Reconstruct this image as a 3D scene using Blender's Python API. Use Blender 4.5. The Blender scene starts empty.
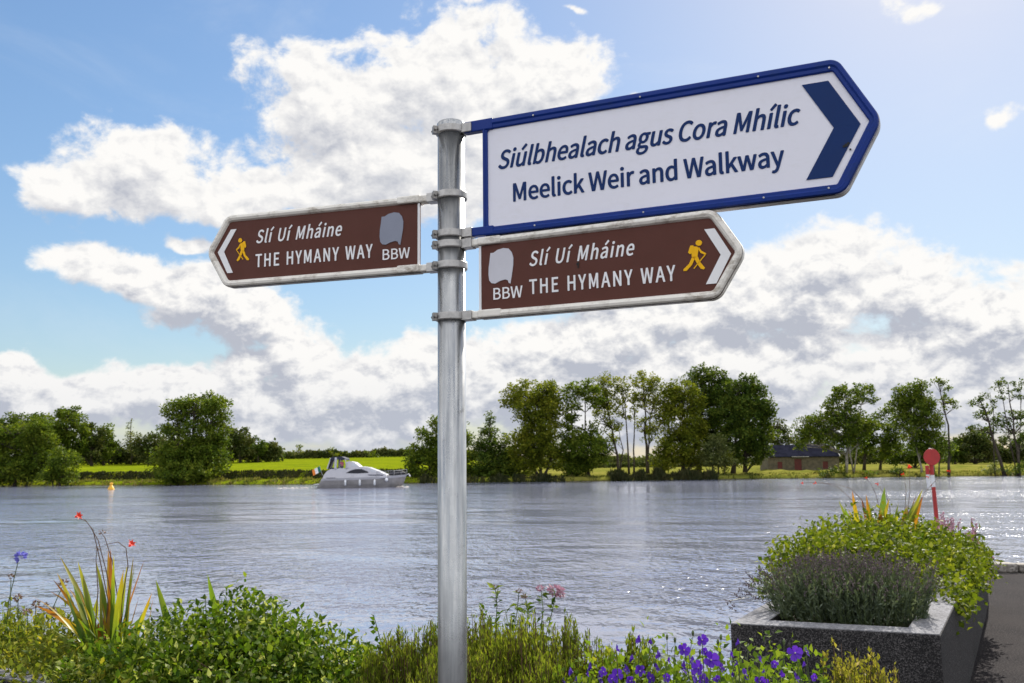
import bpy, math, os
import numpy as np
from mathutils import Vector, Matrix

S = bpy.context.scene
COL = S.collection
R = math.radians

# ------------------------------------------------------------------ camera
F_PX, PITCH, ROLL, EYE = 941.0, R(7.388), R(0.598), 1.6
cam_d = bpy.data.cameras.new("camera")
cam = bpy.data.objects.new("camera", cam_d)
COL.objects.link(cam)
S.camera = cam
cam_d.sensor_fit = 'HORIZONTAL'
cam_d.sensor_width = 36.0
cam_d.lens = F_PX / 1024 * 36
cam_d.clip_start = 0.05
cam_d.clip_end = 12000
_F = Vector((0, math.cos(PITCH), math.sin(PITCH)))
_U0 = Vector((0, -math.sin(PITCH), math.cos(PITCH)))
_R0 = Vector((1, 0, 0))
_c, _s = math.cos(ROLL), math.sin(ROLL)
_RR = _R0 * _c - _U0 * _s
_UU = _R0 * _s + _U0 * _c
m = Matrix((( _RR.x, _UU.x, -_F.x, 0), (_RR.y, _UU.y, -_F.y, 0), (_RR.z, _UU.z, -_F.z, EYE), (0, 0, 0, 1)))
cam.matrix_world = m
cam_d.dof.use_dof = True
cam_d.dof.focus_distance = 2.45
cam_d.dof.aperture_fstop = 13.0


def ray(px, py):
    x, y = (px - 512) / F_PX, -(py - 341.5) / F_PX
    return _RR * x + _UU * y + _F


def at(px, py, Y):
    """world point seen at a pixel of the photograph, at distance Y"""
    r = ray(px, py)
    r = r * (Y / r.y)
    return Vector((r.x, r.y, r.z + EYE))


# ------------------------------------------------------------------ light
SUN_AZ, SUN_EL = R(27), R(34)
SUN_DIR = Vector((math.sin(SUN_AZ) * math.cos(SUN_EL), math.cos(SUN_AZ) * math.cos(SUN_EL), math.sin(SUN_EL)))
sun_d = bpy.data.lights.new("sun", 'SUN')
sun_d.energy = 5.0
sun_d.angle = R(0.53)
sun_d.color = (1.0, 0.94, 0.84)
sun = bpy.data.objects.new("sun", sun_d)
COL.objects.link(sun)
sun.rotation_euler = (-SUN_DIR).to_track_quat('-Z', 'Y').to_euler()
sun.location = (20, 40, 60)

S.view_settings.view_transform = 'Standard'
S.view_settings.look = 'None'
S.view_settings.exposure = 0.85
S.view_settings.gamma = 1.0
S.view_settings.use_curve_mapping = False
S.cycles.use_denoising = True
S.cycles.max_bounces = 8
S.cycles.transparent_max_bounces = 8
S.cycles.caustics_reflective = False
S.cycles.caustics_refractive = False
S.cycles.sample_clamp_indirect = 6.0
S.cycles.sample_clamp_direct = 12.0

# ------------------------------------------------------------------ sky
SKY_STRENGTH = 0.10
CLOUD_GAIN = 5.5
wd = bpy.data.worlds.new("World")
S.world = wd
wd.use_nodes = True
wt = wd.node_tree
wt.nodes.clear()


class NB:
    """short-hand for building node trees"""
    def __init__(self, nt):
        self.nt = nt

    def n(self, t, **kw):
        nd = self.nt.nodes.new(t)
        for k, v in kw.items():
            setattr(nd, k, v)
        return nd

    def put(self, sock, v):
        if isinstance(v, bpy.types.NodeSocket):
            self.nt.links.new(v, sock)
        else:
            sock.default_value = v

    def m(self, op, a, b=None, c=None, clamp=False):
        nd = self.n('ShaderNodeMath', operation=op, use_clamp=clamp)
        for i, v in enumerate((a, b, c)):
            if v is not None:
                self.put(nd.inputs[i], v)
        return nd.outputs[0]

    def v(self, op, a, b=None, out=0, scale=None):
        nd = self.n('ShaderNodeVectorMath', operation=op)
        self.put(nd.inputs[0], a)
        if b is not None:
            self.put(nd.inputs[1], b)
        if scale is not None:
            self.put(nd.inputs['Scale'], scale)
        return nd.outputs['Value'] if op in ('LENGTH', 'DOT_PRODUCT') else nd.outputs[0]

    def ss(self, x, lo, hi, a=0.0, b=1.0):
        nd = self.n('ShaderNodeMapRange', interpolation_type='SMOOTHSTEP')
        for i, v in enumerate((x, lo, hi, a, b)):
            self.put(nd.inputs[i], v)
        return nd.outputs[0]

    def mix(self, f, a, b, blend='MIX'):
        nd = self.n('ShaderNodeMix', data_type='RGBA', blend_type=blend)
        self.put(nd.inputs[0], f)
        for s, v in ((nd.inputs[6], a), (nd.inputs[7], b)):
            self.put(s, v if isinstance(v, bpy.types.NodeSocket) or len(v) == 4 else (*v, 1))
        return nd.outputs[2]

    def noise(self, vec, scale, detail=3, rough=0.5, out='Fac', dims='3D', dist=0.0):
        nd = self.n('ShaderNodeTexNoise', noise_dimensions=dims)
        if vec is not None:
            self.put(nd.inputs['Vector'], vec)
        self.put(nd.inputs['Scale'], scale)
        self.put(nd.inputs['Detail'], detail)
        self.put(nd.inputs['Roughness'], rough)
        self.put(nd.inputs['Distortion'], dist)
        return nd.outputs[out]

    def ramp(self, fac, stops, interp='LINEAR'):
        nd = self.n('ShaderNodeValToRGB')
        cr = nd.color_ramp
        cr.interpolation = interp
        while len(cr.elements) < len(stops):
            cr.elements.new(0.5)
        for e, (p, c) in zip(cr.elements, stops):
            e.position = p
            e.color = (*c, 1) if len(c) == 3 else c
        self.put(nd.inputs[0], fac)
        return nd.outputs[0]


# cloud banks as (azimuth, elevation, half-width, half-height, bonus) in degrees
def azel(px, py):
    r = ray(px, py)
    return math.degrees(math.atan2(r.x, r.y)), math.degrees(math.atan2(r.z, math.hypot(r.x, r.y)))


BANKS = [  # measured on the photograph, then kept as directions in the sky
    (345, 100, 95, 66), (450, 85, 105, 72), (540, 95, 85, 55), (410, 160, 130, 62), (300, 185, 115, 32),
    (520, 180, 100, 70), (235, 196, 60, 22),
    (80, 185, 72, 34), (125, 170, 66, 46), (170, 188, 45, 26), (190, 235, 40, 14, .25),
    (120, 272, 90, 24), (215, 288, 80, 36), (262, 325, 55, 40), (290, 360, 60, 34),
    (10, 378, 50, 34), (190, 385, 110, 30), (90, 400, 120, 32), (330, 395, 120, 40), (430, 385, 110, 46), (330, 425, 130, 24),
    (830, 262, 95, 34), (790, 300, 140, 50), (910, 290, 130, 48), (1010, 315, 110, 48), (670, 305, 110, 34), (600, 270, 90, 30),
    (590, 345, 120, 34), (540, 385, 110, 44), (740, 370, 160, 48), (950, 385, 150, 60), (640, 410, 140, 40), (840, 420, 150, 45),
    (480, 0, 55, 14, .6), (578, 4, 44, 14, .65), (915, 8, 50, 26, .62), (1018, 118, 34, 28, .68), (640, 86, 24, 14, .65),
]

wb = NB(wt)
tc = wb.n('ShaderNodeTexCoord')
sep = wb.n('ShaderNodeSeparateXYZ')
wt.links.new(tc.outputs['Generated'], sep.inputs[0])
az = wb.m('MULTIPLY', wb.m('ARCTAN2', sep.outputs[0], sep.outputs[1]), 57.2958)
el = wb.m('MULTIPLY', wb.m('ARCSINE', sep.outputs[2]), 57.2958)
comb = wb.n('ShaderNodeCombineXYZ')
wt.links.new(az, comb.inputs[0])
wt.links.new(el, comb.inputs[1])
P0 = comb.outputs[0]
# sky outside the frame gets scattered cloud, coverage raised to light signs and water
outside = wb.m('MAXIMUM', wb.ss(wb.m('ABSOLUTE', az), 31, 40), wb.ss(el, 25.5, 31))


def cloud_density(P, detail):
    warp = wb.noise(P, 0.16, 3, 0.55, out='Color')
    P2 = wb.v('ADD', P, wb.v('MULTIPLY', wb.v('SUBTRACT', warp, (0.5, 0.5, 0.5)), (7.0, 4.5, 0)))
    B = None
    for (cx, cy, rx, ry, *soft) in BANKS:
        a, e = azel(cx, cy)
        a2, _ = azel(cx + rx, cy)
        _, e2 = azel(cx, cy - ry)
        ra, re = abs(a2 - a), abs(e2 - e)
        q = wb.v('MULTIPLY', wb.v('SUBTRACT', P2, (a, e, 0)), (1 / ra, 1 / re, 0))
        d = wb.v('LENGTH', q)
        if soft:
            d = wb.m('ADD', d, soft[0])
        if B is None:
            B = d
        else:
            nd = wb.n('ShaderNodeMath', operation='SMOOTH_MIN')
            wb.put(nd.inputs[0], B); wb.put(nd.inputs[1], d); nd.inputs[2].default_value = 0.25
            B = nd.outputs[0]
    B = wb.m('SUBTRACT', 1.0, B)
    gen = wb.noise(wb.v('MULTIPLY', P, (0.6, 1.0, 1.0)), 0.06, 2, 0.5)
    gen = wb.m('MULTIPLY', wb.m('SUBTRACT', gen, 0.43), 4.0)
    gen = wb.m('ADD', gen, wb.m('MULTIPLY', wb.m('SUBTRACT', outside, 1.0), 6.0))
    B = wb.m('MAXIMUM', B, gen)
    B = wb.m('MAXIMUM', B, -1.2)
    fb = wb.noise(wb.v('MULTIPLY', P, (1.0, 1.35, 1.0)), 0.26, detail, 0.63, dist=0.2)
    D = wb.m('ADD', wb.m('MULTIPLY', B, 1.0), wb.m('MULTIPLY', wb.m('SUBTRACT', fb, 0.47), 2.0))
    return D


D1 = cloud_density(P0, 8)
D2 = cloud_density(wb.v('ADD', P0, (0.7, 1.7, 0)), 5)
alpha = wb.m('POWER', wb.ss(D1, -0.10, 0.30), 1.25)
puff = wb.noise(wb.v('MULTIPLY', P0, (0.9, 1.3, 1.0)), 0.75, 7, 0.62, dist=0.3)
puff2 = wb.noise(wb.v('ADD', wb.v('MULTIPLY', P0, (0.9, 1.3, 1.0)), (0.25, 0.75, 0.0)), 0.75, 7, 0.62, dist=0.3)
relief = wb.m('MULTIPLY', wb.m('SUBTRACT', puff2, puff), 2.6)
body = wb.m('SUBTRACT', wb.m('MULTIPLY', D2, 1.5), wb.m('MULTIPLY', D1, 0.75))
shade = wb.m('ADD', wb.m('MULTIPLY', wb.ss(body, -0.35, 1.5), wb.ss(el, 16, 7, 0.75, 1.25)), wb.m('MULTIPLY', relief, wb.m('MULTIPLY', wb.ss(D1, 0.05, 0.5), wb.ss(el, 16, 8, 0.55, 1.0))))
shade = wb.m('MULTIPLY', shade, 1.0, clamp=True)
# thin cirrus veil
veil = wb.m('MULTIPLY', wb.ss(wb.noise(wb.v('MULTIPLY', P0, (0.5, 1.2, 1.0)), 0.10, 6, 0.62, dist=0.6), 0.50, 0.85), 0.25)
lit = wb.mix(shade, (1.0, 0.985, 0.96), (0.50, 0.525, 0.60))
# low banks are greyer underneath
low = wb.m('MULTIPLY', wb.ss(el, 8.0, 1.0), 0.26)
lit = wb.mix(low, lit, (0.50, 0.55, 0.66))
# cloud behind the viewer faces the sun; gain raised to lift the shaded signs
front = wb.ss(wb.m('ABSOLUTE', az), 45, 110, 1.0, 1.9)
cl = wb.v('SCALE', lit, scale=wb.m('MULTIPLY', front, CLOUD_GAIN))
sky = wb.n('ShaderNodeTexSky', sky_type='NISHITA')
sky.sun_disc = False
sky.sun_elevation = SUN_EL
sky.sun_rotation = SUN_AZ
sky.altitude = 40
sky.air_density = 1.0
sky.dust_density = 0.35
sky.ozone_density = 1.0
hs = wb.n('ShaderNodeHueSaturation')
hs.inputs['Saturation'].default_value = 1.14
hs.inputs['Value'].default_value = 1.0
wt.links.new(sky.outputs[0], hs.inputs['Color'])
# bright part of the sky near the sun rolled off, hue kept
lum = wb.v('DOT_PRODUCT', hs.outputs[0], (0.2126, 0.7152, 0.0722))
skyc = wb.v('SCALE', hs.outputs[0], scale=wb.m('DIVIDE', 1.10, wb.m('MULTIPLY_ADD', lum, 1 / 7.5, 1.0)))
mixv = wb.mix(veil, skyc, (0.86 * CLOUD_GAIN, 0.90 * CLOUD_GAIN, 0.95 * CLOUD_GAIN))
# distant grey-blue cloud bank low on the horizon
bank = wb.m('MULTIPLY', wb.ss(el, 5.5, 0.8), wb.ss(wb.noise(wb.v('MULTIPLY', P0, (0.35, 1.6, 1.0)), 0.30, 4, 0.6), 0.3, 0.65, 0.30, 0.85))
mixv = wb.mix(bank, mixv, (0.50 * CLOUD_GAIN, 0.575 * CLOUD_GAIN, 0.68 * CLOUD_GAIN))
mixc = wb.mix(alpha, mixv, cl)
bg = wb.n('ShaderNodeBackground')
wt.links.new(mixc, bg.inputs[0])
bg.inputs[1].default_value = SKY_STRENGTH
wo = wb.n('ShaderNodeOutputWorld')
wt.links.new(bg.outputs[0], wo.inputs[0])
wd.cycles.sampling_method = 'MANUAL'
wd.cycles.sample_map_resolution = 1024

# ------------------------------------------------------------------ materials
MATS = {}


def material(name):
    mt = bpy.data.materials.new(name)
    mt.use_nodes = True
    nt = mt.node_tree
    nt.nodes.clear()
    b = NB(nt)
    p = b.n('ShaderNodeBsdfPrincipled')
    o = b.n('ShaderNodeOutputMaterial')
    nt.links.new(p.outputs[0], o.inputs[0])
    MATS[name] = mt
    return mt, b, p, o


def simple(name, col, rough=0.5, metal=0.0, var=0.12, scale=8.0, spec=0.5, bump=0.0):
    mt, b, p, o = material(name)
    t = b.n('ShaderNodeTexCoord')
    nz = b.noise(t.outputs['Object'], scale, 5, 0.6)
    lo = tuple(c * (1 - var) for c in col)
    hi = tuple(min(1, c * (1 + var)) for c in col)
    b.put(p.inputs['Base Color'], b.mix(b.ss(nz, 0.3, 0.7), lo, hi))
    b.put(p.inputs['Roughness'], b.ss(nz, 0.25, 0.75, rough * 0.85, min(1, rough * 1.15)))
    p.inputs['Metallic'].default_value = metal
    p.inputs['Specular IOR Level'].default_value = spec
    if bump:
        bp = b.n('ShaderNodeBump')
        bp.inputs['Strength'].default_value = bump
        bp.inputs['Distance'].default_value = 0.01
        b.put(bp.inputs['Height'], b.noise(t.outputs['Object'], scale * 4, 4, 0.6))
        b.nt.links.new(bp.outputs[0], p.inputs['Normal'])
    return mt


def leaf_mat(name, stops, trans=0.4, rough=0.65, spec=0.08, patch=0.35, pscale=0.5, along=None, tint=(1.25, 1.2, 0.55)):
    """leaves: every leaf its own tint from `stops`, patches of lighter and darker growth, light shining through"""
    mt, b, p, o = material(name)
    g = b.n('ShaderNodeNewGeometry')
    t = b.n('ShaderNodeTexCoord')
    fac = g.outputs['Random Per Island']
    nz = b.noise(t.outputs['Object'], pscale, 2, 0.5)
    fac = b.m('ADD', b.m('MULTIPLY', fac, 1 - patch), b.m('MULTIPLY', b.ss(nz, 0.3, 0.7), patch))
    if along:
        at_ = b.n('ShaderNodeAttribute', attribute_name='along')
        fac = b.m('ADD', b.m('MULTIPLY', fac, 1 - along), b.m('MULTIPLY', at_.outputs['Fac'], along))
    c = b.ramp(fac, stops)
    big_ = b.noise(b.v('MULTIPLY', obj, (1, 1, 0.5)), 1.1, 6, 0.7)
    c = b.mix(b.ss(big_, 0.52, 0.74, 0, 0.5), c, tuple(x * 1.5 + 0.012 for x in stops[1][1]))
    b.put(p.inputs['Base Color'], c)
    p.inputs['Roughness'].default_value = rough
    p.inputs['Specular IOR Level'].default_value = spec
    tr = b.n('ShaderNodeBsdfTranslucent')
    tcol = b.mix(1.0, c, tint, 'MULTIPLY')
    b.put(tr.inputs[0], tcol)
    mx = b.n('ShaderNodeMixShader')
    mx.inputs[0].default_value = trans
    b.nt.links.new(p.outputs[0], mx.inputs[1])
    b.nt.links.new(tr.outputs[0], mx.inputs[2])
    b.nt.links.new(mx.outputs[0], o.inputs[0])
    return mt


# --- water
mt, b, p, o = material('water')
t = b.n('ShaderNodeTexCoord')
obj = t.outputs['Object']
p.inputs['Base Color'].default_value = (0.140, 0.152, 0.220, 1)
p.inputs['Roughness'].default_value = 0.11
p.inputs['IOR'].default_value = 1.42
p.inputs['Specular IOR Level'].default_value = 1.0
rot = b.n('ShaderNodeMapping')
rot.inputs['Rotation'].default_value = (0, 0, R(12))
b.nt.links.new(obj, rot.inputs['Vector'])
w = rot.outputs[0]
patch = b.ss(b.noise(b.v('MULTIPLY', w, (0.30, 1.0, 1)), 0.055, 6, 0.68, dist=0.9), 0.41, 0.61)


def wave_height(q):
    n1 = b.noise(b.v('MULTIPLY', q, (1.0, 0.62, 1)), 4.6, 2, 0.5, dist=0.7)
    n2 = b.noise(b.v('MULTIPLY', q, (1.0, 0.75, 1)), 1.15, 3, 0.5, dist=0.5)
    n3 = b.noise(b.v('MULTIPLY', q, (0.7, 1.0, 1)), 0.24, 2, 0.5, dist=0.5)
    hh = b.m('MULTIPLY', n1, b.m('MULTIPLY_ADD', patch, 0.085, 0.016))
    hh = b.m('MULTIPLY_ADD', n2, b.m('MULTIPLY_ADD', patch, 0.165, 0.020), hh)
    return b.m('MULTIPLY_ADD', n3, 0.22, hh)


EPS = 0.05
h0 = wave_height(w)
hx = wave_height(b.v('ADD', w, (EPS, 0, 0)))
hy = wave_height(b.v('ADD', w, (0, EPS, 0)))
cn = b.n('ShaderNodeCombineXYZ')
b.put(cn.inputs[0], b.m('DIVIDE', b.m('SUBTRACT', h0, hx), EPS))
b.put(cn.inputs[1], b.m('DIVIDE', b.m('SUBTRACT', h0, hy), EPS))
cn.inputs[2].default_value = 1.0
b.put(p.inputs['Normal'], b.v('NORMALIZE', cn.outputs[0]))

# --- far-bank ground: meadow, drier grass downstream
mt, b, p, o = material('grass_ground')
t = b.n('ShaderNodeTexCoord')
obj = t.outputs['Object']
sx = b.n('ShaderNodeSeparateXYZ')
b.nt.links.new(obj, sx.inputs[0])
east = b.ss(b.m('ADD', sx.outputs[0], b.m('MULTIPLY', b.noise(obj, 0.05, 2), 12)), -8, 14)
big = b.noise(b.v('MULTIPLY', obj, (0.5, 1.4, 1)), 0.09, 4, 0.6)
fine = b.noise(b.v('MULTIPLY', obj, (0.6, 1, 1)), 0.9, 5, 0.7)
mead = b.ramp(big, [(0.3, (0.110, 0.152, 0.004)), (0.55, (0.155, 0.192, 0.005)), (0.75, (0.205, 0.222, 0.008))])
dry = b.ramp(big, [(0.3, (0.095, 0.115, 0.018)), (0.55, (0.18, 0.172, 0.035)), (0.72, (0.25, 0.21, 0.065))])
c = b.mix(east, mead, dry)
c = b.mix(b.ss(fine, 0.35, 0.7, 0.0, 0.45), c, (0.07, 0.085, 0.015))
c = b.mix(b.ss(sx.outputs[2], -0.95, -1.25), c, (0.06, 0.05, 0.03))
b.put(p.inputs['Base Color'], c)
p.inputs['Roughness'].default_value = 1.0
p.inputs['Specular IOR Level'].default_value = 0.0
bp = b.n('ShaderNodeBump')
bp.inputs['Strength'].default_value = 0.6
bp.inputs['Distance'].default_value = 0.3
b.put(bp.inputs['Height'], fine)
b.nt.links.new(bp.outputs[0], p.inputs['Normal'])

# --- tarmac
mt, b, p, o = material('tarmac')
t = b.n('ShaderNodeTexCoord')
obj = t.outputs['Object']
sp = b.noise(obj, 75, 3, 0.7)
bg_ = b.noise(obj, 1.3, 5, 0.6)
c = b.ramp(sp, [(0.34, (0.008, 0.007, 0.009)), (0.52, (0.022, 0.020, 0.022)), (0.68, (0.085, 0.08, 0.08))])
c = b.mix(b.ss(bg_, 0.35, 0.7, 0, 0.4), c, (0.048, 0.042, 0.042))
b.put(p.inputs['Base Color'], c)
p.inputs['Roughness'].default_value = 1.0
p.inputs['Specular IOR Level'].default_value = 0.03
bp = b.n('ShaderNodeBump')
bp.inputs['Strength'].default_value = 0.5
bp.inputs['Distance'].default_value = 0.006
b.put(bp.inputs['Height'], sp)
b.nt.links.new(bp.outputs[0], p.inputs['Normal'])

# --- granite, rough faces and sawn coping
def granite(name, stops, scale, rough, bump, spec=0.12):
    mt, b, p, o = material(name)
    t = b.n('ShaderNodeTexCoord')
    obj = t.outputs['Object']
    a = b.noise(obj, scale, 3, 0.7)
    v = b.n('ShaderNodeTexVoronoi')
    v.inputs['Scale'].default_value = scale * 1.3
    b.nt.links.new(obj, v.inputs['Vector'])
    sv = b.n('ShaderNodeSeparateXYZ')
    b.nt.links.new(v.outputs['Color'], sv.inputs[0])
    f = b.m('ADD', b.m('MULTIPLY', a, 0.55), b.m('MULTIPLY', sv.outputs[0], 0.45))
    c = b.ramp(f, stops)
    st = b.noise(b.v('MULTIPLY', obj, (1, 1, 0.35)), 3.0, 4, 0.6)
    c = b.mix(b.ss(st, 0.45, 0.75, 0, 0.45), c, tuple(x * 0.55 for x in stops[1][1]))
    b.put(p.inputs['Base Color'], c)
    p.inputs['Roughness'].default_value = rough
    p.inputs['Specular IOR Level'].default_value = spec
    bp = b.n('ShaderNodeBump')
    bp.inputs['Strength'].default_value = bump
    bp.inputs['Distance'].default_value = 0.01
    b.put(bp.inputs['Height'], f)
    b.nt.links.new(bp.outputs[0], p.inputs['Normal'])

granite('granite', [(0.30, (0.012, 0.012, 0.013)), (0.48, (0.030, 0.029, 0.031)), (0.62, (0.060, 0.057, 0.058)), (0.80, (0.16, 0.15, 0.155))], 135, 0.75, 0.6)
granite('granite_coping', [(0.25, (0.16, 0.16, 0.17)), (0.5, (0.22, 0.22, 0.235)), (0.75, (0.31, 0.31, 0.33))], 70, 0.9, 0.15, 0.0)
granite('kerb_stone', [(0.25, (0.10, 0.09, 0.08)), (0.5, (0.18, 0.165, 0.15)), (0.75, (0.30, 0.28, 0.26))], 20, 0.8, 0.5)
simple('soil', (0.035, 0.024, 0.016), 0.95, var=0.5, scale=14, bump=1.0)

# --- galvanised steel
mt, b, p, o = material('galvanised_steel')
t = b.n('ShaderNodeTexCoord')
obj = t.outputs['Object']
st = b.noise(b.v('MULTIPLY', obj, (1, 1, 0.07)), 70, 4, 0.6)
sc = b.noise(obj, 26, 6, 0.7)
sc2 = b.noise(b.v('MULTIPLY', obj, (1, 1, 0.5)), 11, 5, 0.65)
c = b.ramp(st, [(0.30, (0.27, 0.28, 0.29)), (0.52, (0.38, 0.39, 0.40)), (0.72, (0.50, 0.50, 0.495))])
spg = b.n('ShaderNodeTexVoronoi')
spg.inputs['Scale'].default_value = 95
b.nt.links.new(b.v('MULTIPLY', obj, (1, 1, 0.45)), spg.inputs['Vector'])
sps = b.n('ShaderNodeSeparateXYZ')
b.nt.links.new(spg.outputs['Color'], sps.inputs[0])
c = b.mix(b.m('MULTIPLY', sps.outputs[0], 0.22), c, (0.24, 0.25, 0.265))
c = b.mix(b.ss(sc, 0.60, 0.70, 0, 0.5), c, (0.16, 0.155, 0.15))
c = b.mix(b.ss(sc2, 0.55, 0.75, 0, 0.3), c, (0.60, 0.59, 0.57))
b.put(p.inputs['Base Color'], c)
p.inputs['Metallic'].default_value = 0.85
b.put(p.inputs['Roughness'], b.ss(sc2, 0.3, 0.7, 0.22, 0.38))
bp = b.n('ShaderNodeBump')
bp.inputs['Strength'].default_value = 0.07
bp.inputs['Distance'].default_value = 0.002
b.put(bp.inputs['Height'], b.m('ADD', st, sc))
b.nt.links.new(bp.outputs[0], p.inputs['Normal'])

simple('clamp_steel', (0.40, 0.39, 0.38), 0.42, 0.6, 0.25, 40)
simple('bolt_steel', (0.24, 0.23, 0.22), 0.45, 0.7, 0.3, 60)


def weathered(name, col, dirt, amount, rough=0.4, spec=0.5):
    mt, b, p, o = material(name)
    t = b.n('ShaderNodeTexCoord')
    obj = t.outputs['Object']
    a = b.noise(obj, 16, 6, 0.7)
    a2 = b.noise(b.v('MULTIPLY', obj, (1, 1, 3)), 45, 4, 0.65)
    f = b.m('MULTIPLY', b.ss(a, 0.42, 0.72), b.ss(a2, 0.35, 0.6))
    f = b.m('MULTIPLY', f, amount)
    c = b.mix(b.noise(obj, 4, 3), tuple(x * 0.92 for x in col), col)
    b.put(p.inputs['Base Color'], b.mix(f, c, dirt))
    b.put(p.inputs['Roughness'], b.ss(a, 0.3, 0.7, rough, rough + 0.2))
    p.inputs['Specular IOR Level'].default_value = spec

weathered('frame_cream', (0.82, 0.79, 0.73), (0.20, 0.15, 0.10), 0.75, 0.4)
weathered('frame_blue', (0.005, 0.030, 0.215), (0.015, 0.04, 0.13), 0.5, 0.35, 0.2)
weathered('panel_white', (0.80, 0.80, 0.89), (0.62, 0.61, 0.62), 0.22, 0.45, 0.2)
weathered('panel_brown', (0.105, 0.038, 0.029), (0.085, 0.040, 0.03), 0.5, 0.45, 0.15)
weathered('rail_grey', (0.62, 0.60, 0.60), (0.35, 0.32, 0.30), 0.6, 0.4)
simple('letter_blue', (0.008, 0.030, 0.125), 0.4, var=0.05, spec=0.12)
simple('letter_white', (0.80, 0.80, 0.82), 0.4, var=0.05, spec=0.12)
simple('letter_yellow', (0.85, 0.46, 0.01), 0.4, var=0.05, spec=0.12)
simple('emblem_grey', (0.25, 0.27, 0.34), 0.45, var=0.05, spec=0.12)
simple('emblem_pale', (0.58, 0.58, 0.64), 0.45, var=0.05, spec=0.12)
simple('black_mark', (0.008, 0.008, 0.008), 0.7)

# --- vegetation
BARK = simple('bark', (0.055, 0.045, 0.034), 0.9, var=0.4, scale=3, spec=0.2)
simple('bark_pale', (0.22, 0.20, 0.16), 0.9, var=0.3, scale=3, spec=0.2)
simple('stem_green', (0.07, 0.10, 0.03), 0.6, var=0.3, scale=30)
simple('stem_brown', (0.10, 0.055, 0.03), 0.7, var=0.3, scale=30)
leaf_mat('leaf_mid', [(0.1, (0.046, 0.082, 0.010)), (0.5, (0.090, 0.135, 0.014)), (0.9, (0.160, 0.190, 0.022))], 0.36, pscale=0.3)
leaf_mat('leaf_yellow', [(0.1, (0.070, 0.100, 0.010)), (0.5, (0.135, 0.165, 0.014)), (0.9, (0.215, 0.215, 0.024))], 0.38, pscale=0.3)
leaf_mat('leaf_dark', [(0.1, (0.032, 0.062, 0.010)), (0.5, (0.066, 0.106, 0.014)), (0.9, (0.125, 0.155, 0.020))], 0.32, pscale=0.3)
leaf_mat('leaf_grey', [(0.1, (0.070, 0.095, 0.030)), (0.5, (0.125, 0.150, 0.050)), (0.9, (0.19, 0.20, 0.07))], 0.36, pscale=0.3)
leaf_mat('leaf_hedge', [(0.1, (0.034, 0.056, 0.014)), (0.5, (0.070, 0.092, 0.022)), (0.9, (0.125, 0.125, 0.038))], 0.28, pscale=0.2)
leaf_mat('reed', [(0.1, (0.05, 0.072, 0.014)), (0.5, (0.10, 0.115, 0.026)), (0.9, (0.19, 0.155, 0.06))], 0.4, pscale=0.15)
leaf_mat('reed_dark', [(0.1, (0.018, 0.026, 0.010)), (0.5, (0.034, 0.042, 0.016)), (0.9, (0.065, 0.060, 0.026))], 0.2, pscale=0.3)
leaf_mat('shrub_leaf', [(0.05, (0.022, 0.055, 0.005)), (0.45, (0.068, 0.125, 0.009)), (0.8, (0.150, 0.205, 0.020)), (0.93, (0.40, 0.44, 0.20)), (1.0, (0.45, 0.38, 0.03))], 0.46, 0.6, 0.08, patch=0.22, pscale=5)
leaf_mat('ground_leaf', [(0.05, (0.060, 0.095, 0.014)), (0.5, (0.135, 0.170, 0.022)), (0.85, (0.23, 0.235, 0.035)), (1.0, (0.38, 0.32, 0.03))], 0.42, 0.6, 0.08, patch=0.3, pscale=5)
leaf_mat('bright_leaf', [(0.05, (0.036, 0.066, 0.006)), (0.5, (0.090, 0.128, 0.010)), (0.9, (0.165, 0.195, 0.020)), (1.0, (0.34, 0.34, 0.14))], 0.42, 0.6, 0.08, patch=0.25, pscale=4)
leaf_mat('hebe_leaf', [(0.05, (0.055, 0.088, 0.010)), (0.5, (0.135, 0.178, 0.020)), (0.9, (0.23, 0.26, 0.034)), (1.0, (0.30, 0.28, 0.06))], 0.38, 0.6, 0.08, patch=0.35, pscale=7)
leaf_mat('lavender_leaf', [(0.05, (0.035, 0.055, 0.034)), (0.5, (0.080, 0.110, 0.070)), (0.95, (0.17, 0.21, 0.145))], 0.25, 0.6, 0.3, patch=0.3, pscale=6)
leaf_mat('lavender_bloom', [(0.05, (0.045, 0.032, 0.042)), (0.5, (0.095, 0.072, 0.085)), (0.95, (0.17, 0.135, 0.14))], 0.2, 0.7, 0.2, tint=(1, 1, 1))
leaf_mat('geranium_leaf', [(0.05, (0.055, 0.105, 0.012)), (0.5, (0.115, 0.185, 0.020)), (0.9, (0.20, 0.26, 0.03)), (1.0, (0.30, 0.12, 0.05))], 0.45, 0.6, 0.08, patch=0.25, pscale=6)
leaf_mat('spirea_leaf', [(0.05, (0.090, 0.110, 0.014)), (0.5, (0.19, 0.19, 0.026)), (0.9, (0.27, 0.24, 0.06)), (1.0, (0.40, 0.32, 0.22))], 0.42, 0.6, 0.08, patch=0.2, pscale=7)
leaf_mat('sword_leaf', [(0.0, (0.05, 0.11, 0.014)), (0.42, (0.10, 0.17, 0.018)), (0.60, (0.26, 0.25, 0.02)), (0.76, (0.28, 0.115, 0.014)), (1.0, (0.09, 0.022, 0.016))], 0.5, 0.4, 0.45, patch=0.0, along=0.45)
leaf_mat('sword_leaf_green', [(0.0, (0.06, 0.14, 0.016)), (0.6, (0.12, 0.20, 0.02)), (1.0, (0.25, 0.27, 0.03))], 0.5, 0.4, 0.45, patch=0.0, along=0.4)
leaf_mat('purple_petal', [(0.0, (0.040, 0.008, 0.22)), (0.5, (0.068, 0.014, 0.32)), (1.0, (0.14, 0.040, 0.44))], 0.35, 0.5, 0.3, tint=(1, 1, 1))
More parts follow.
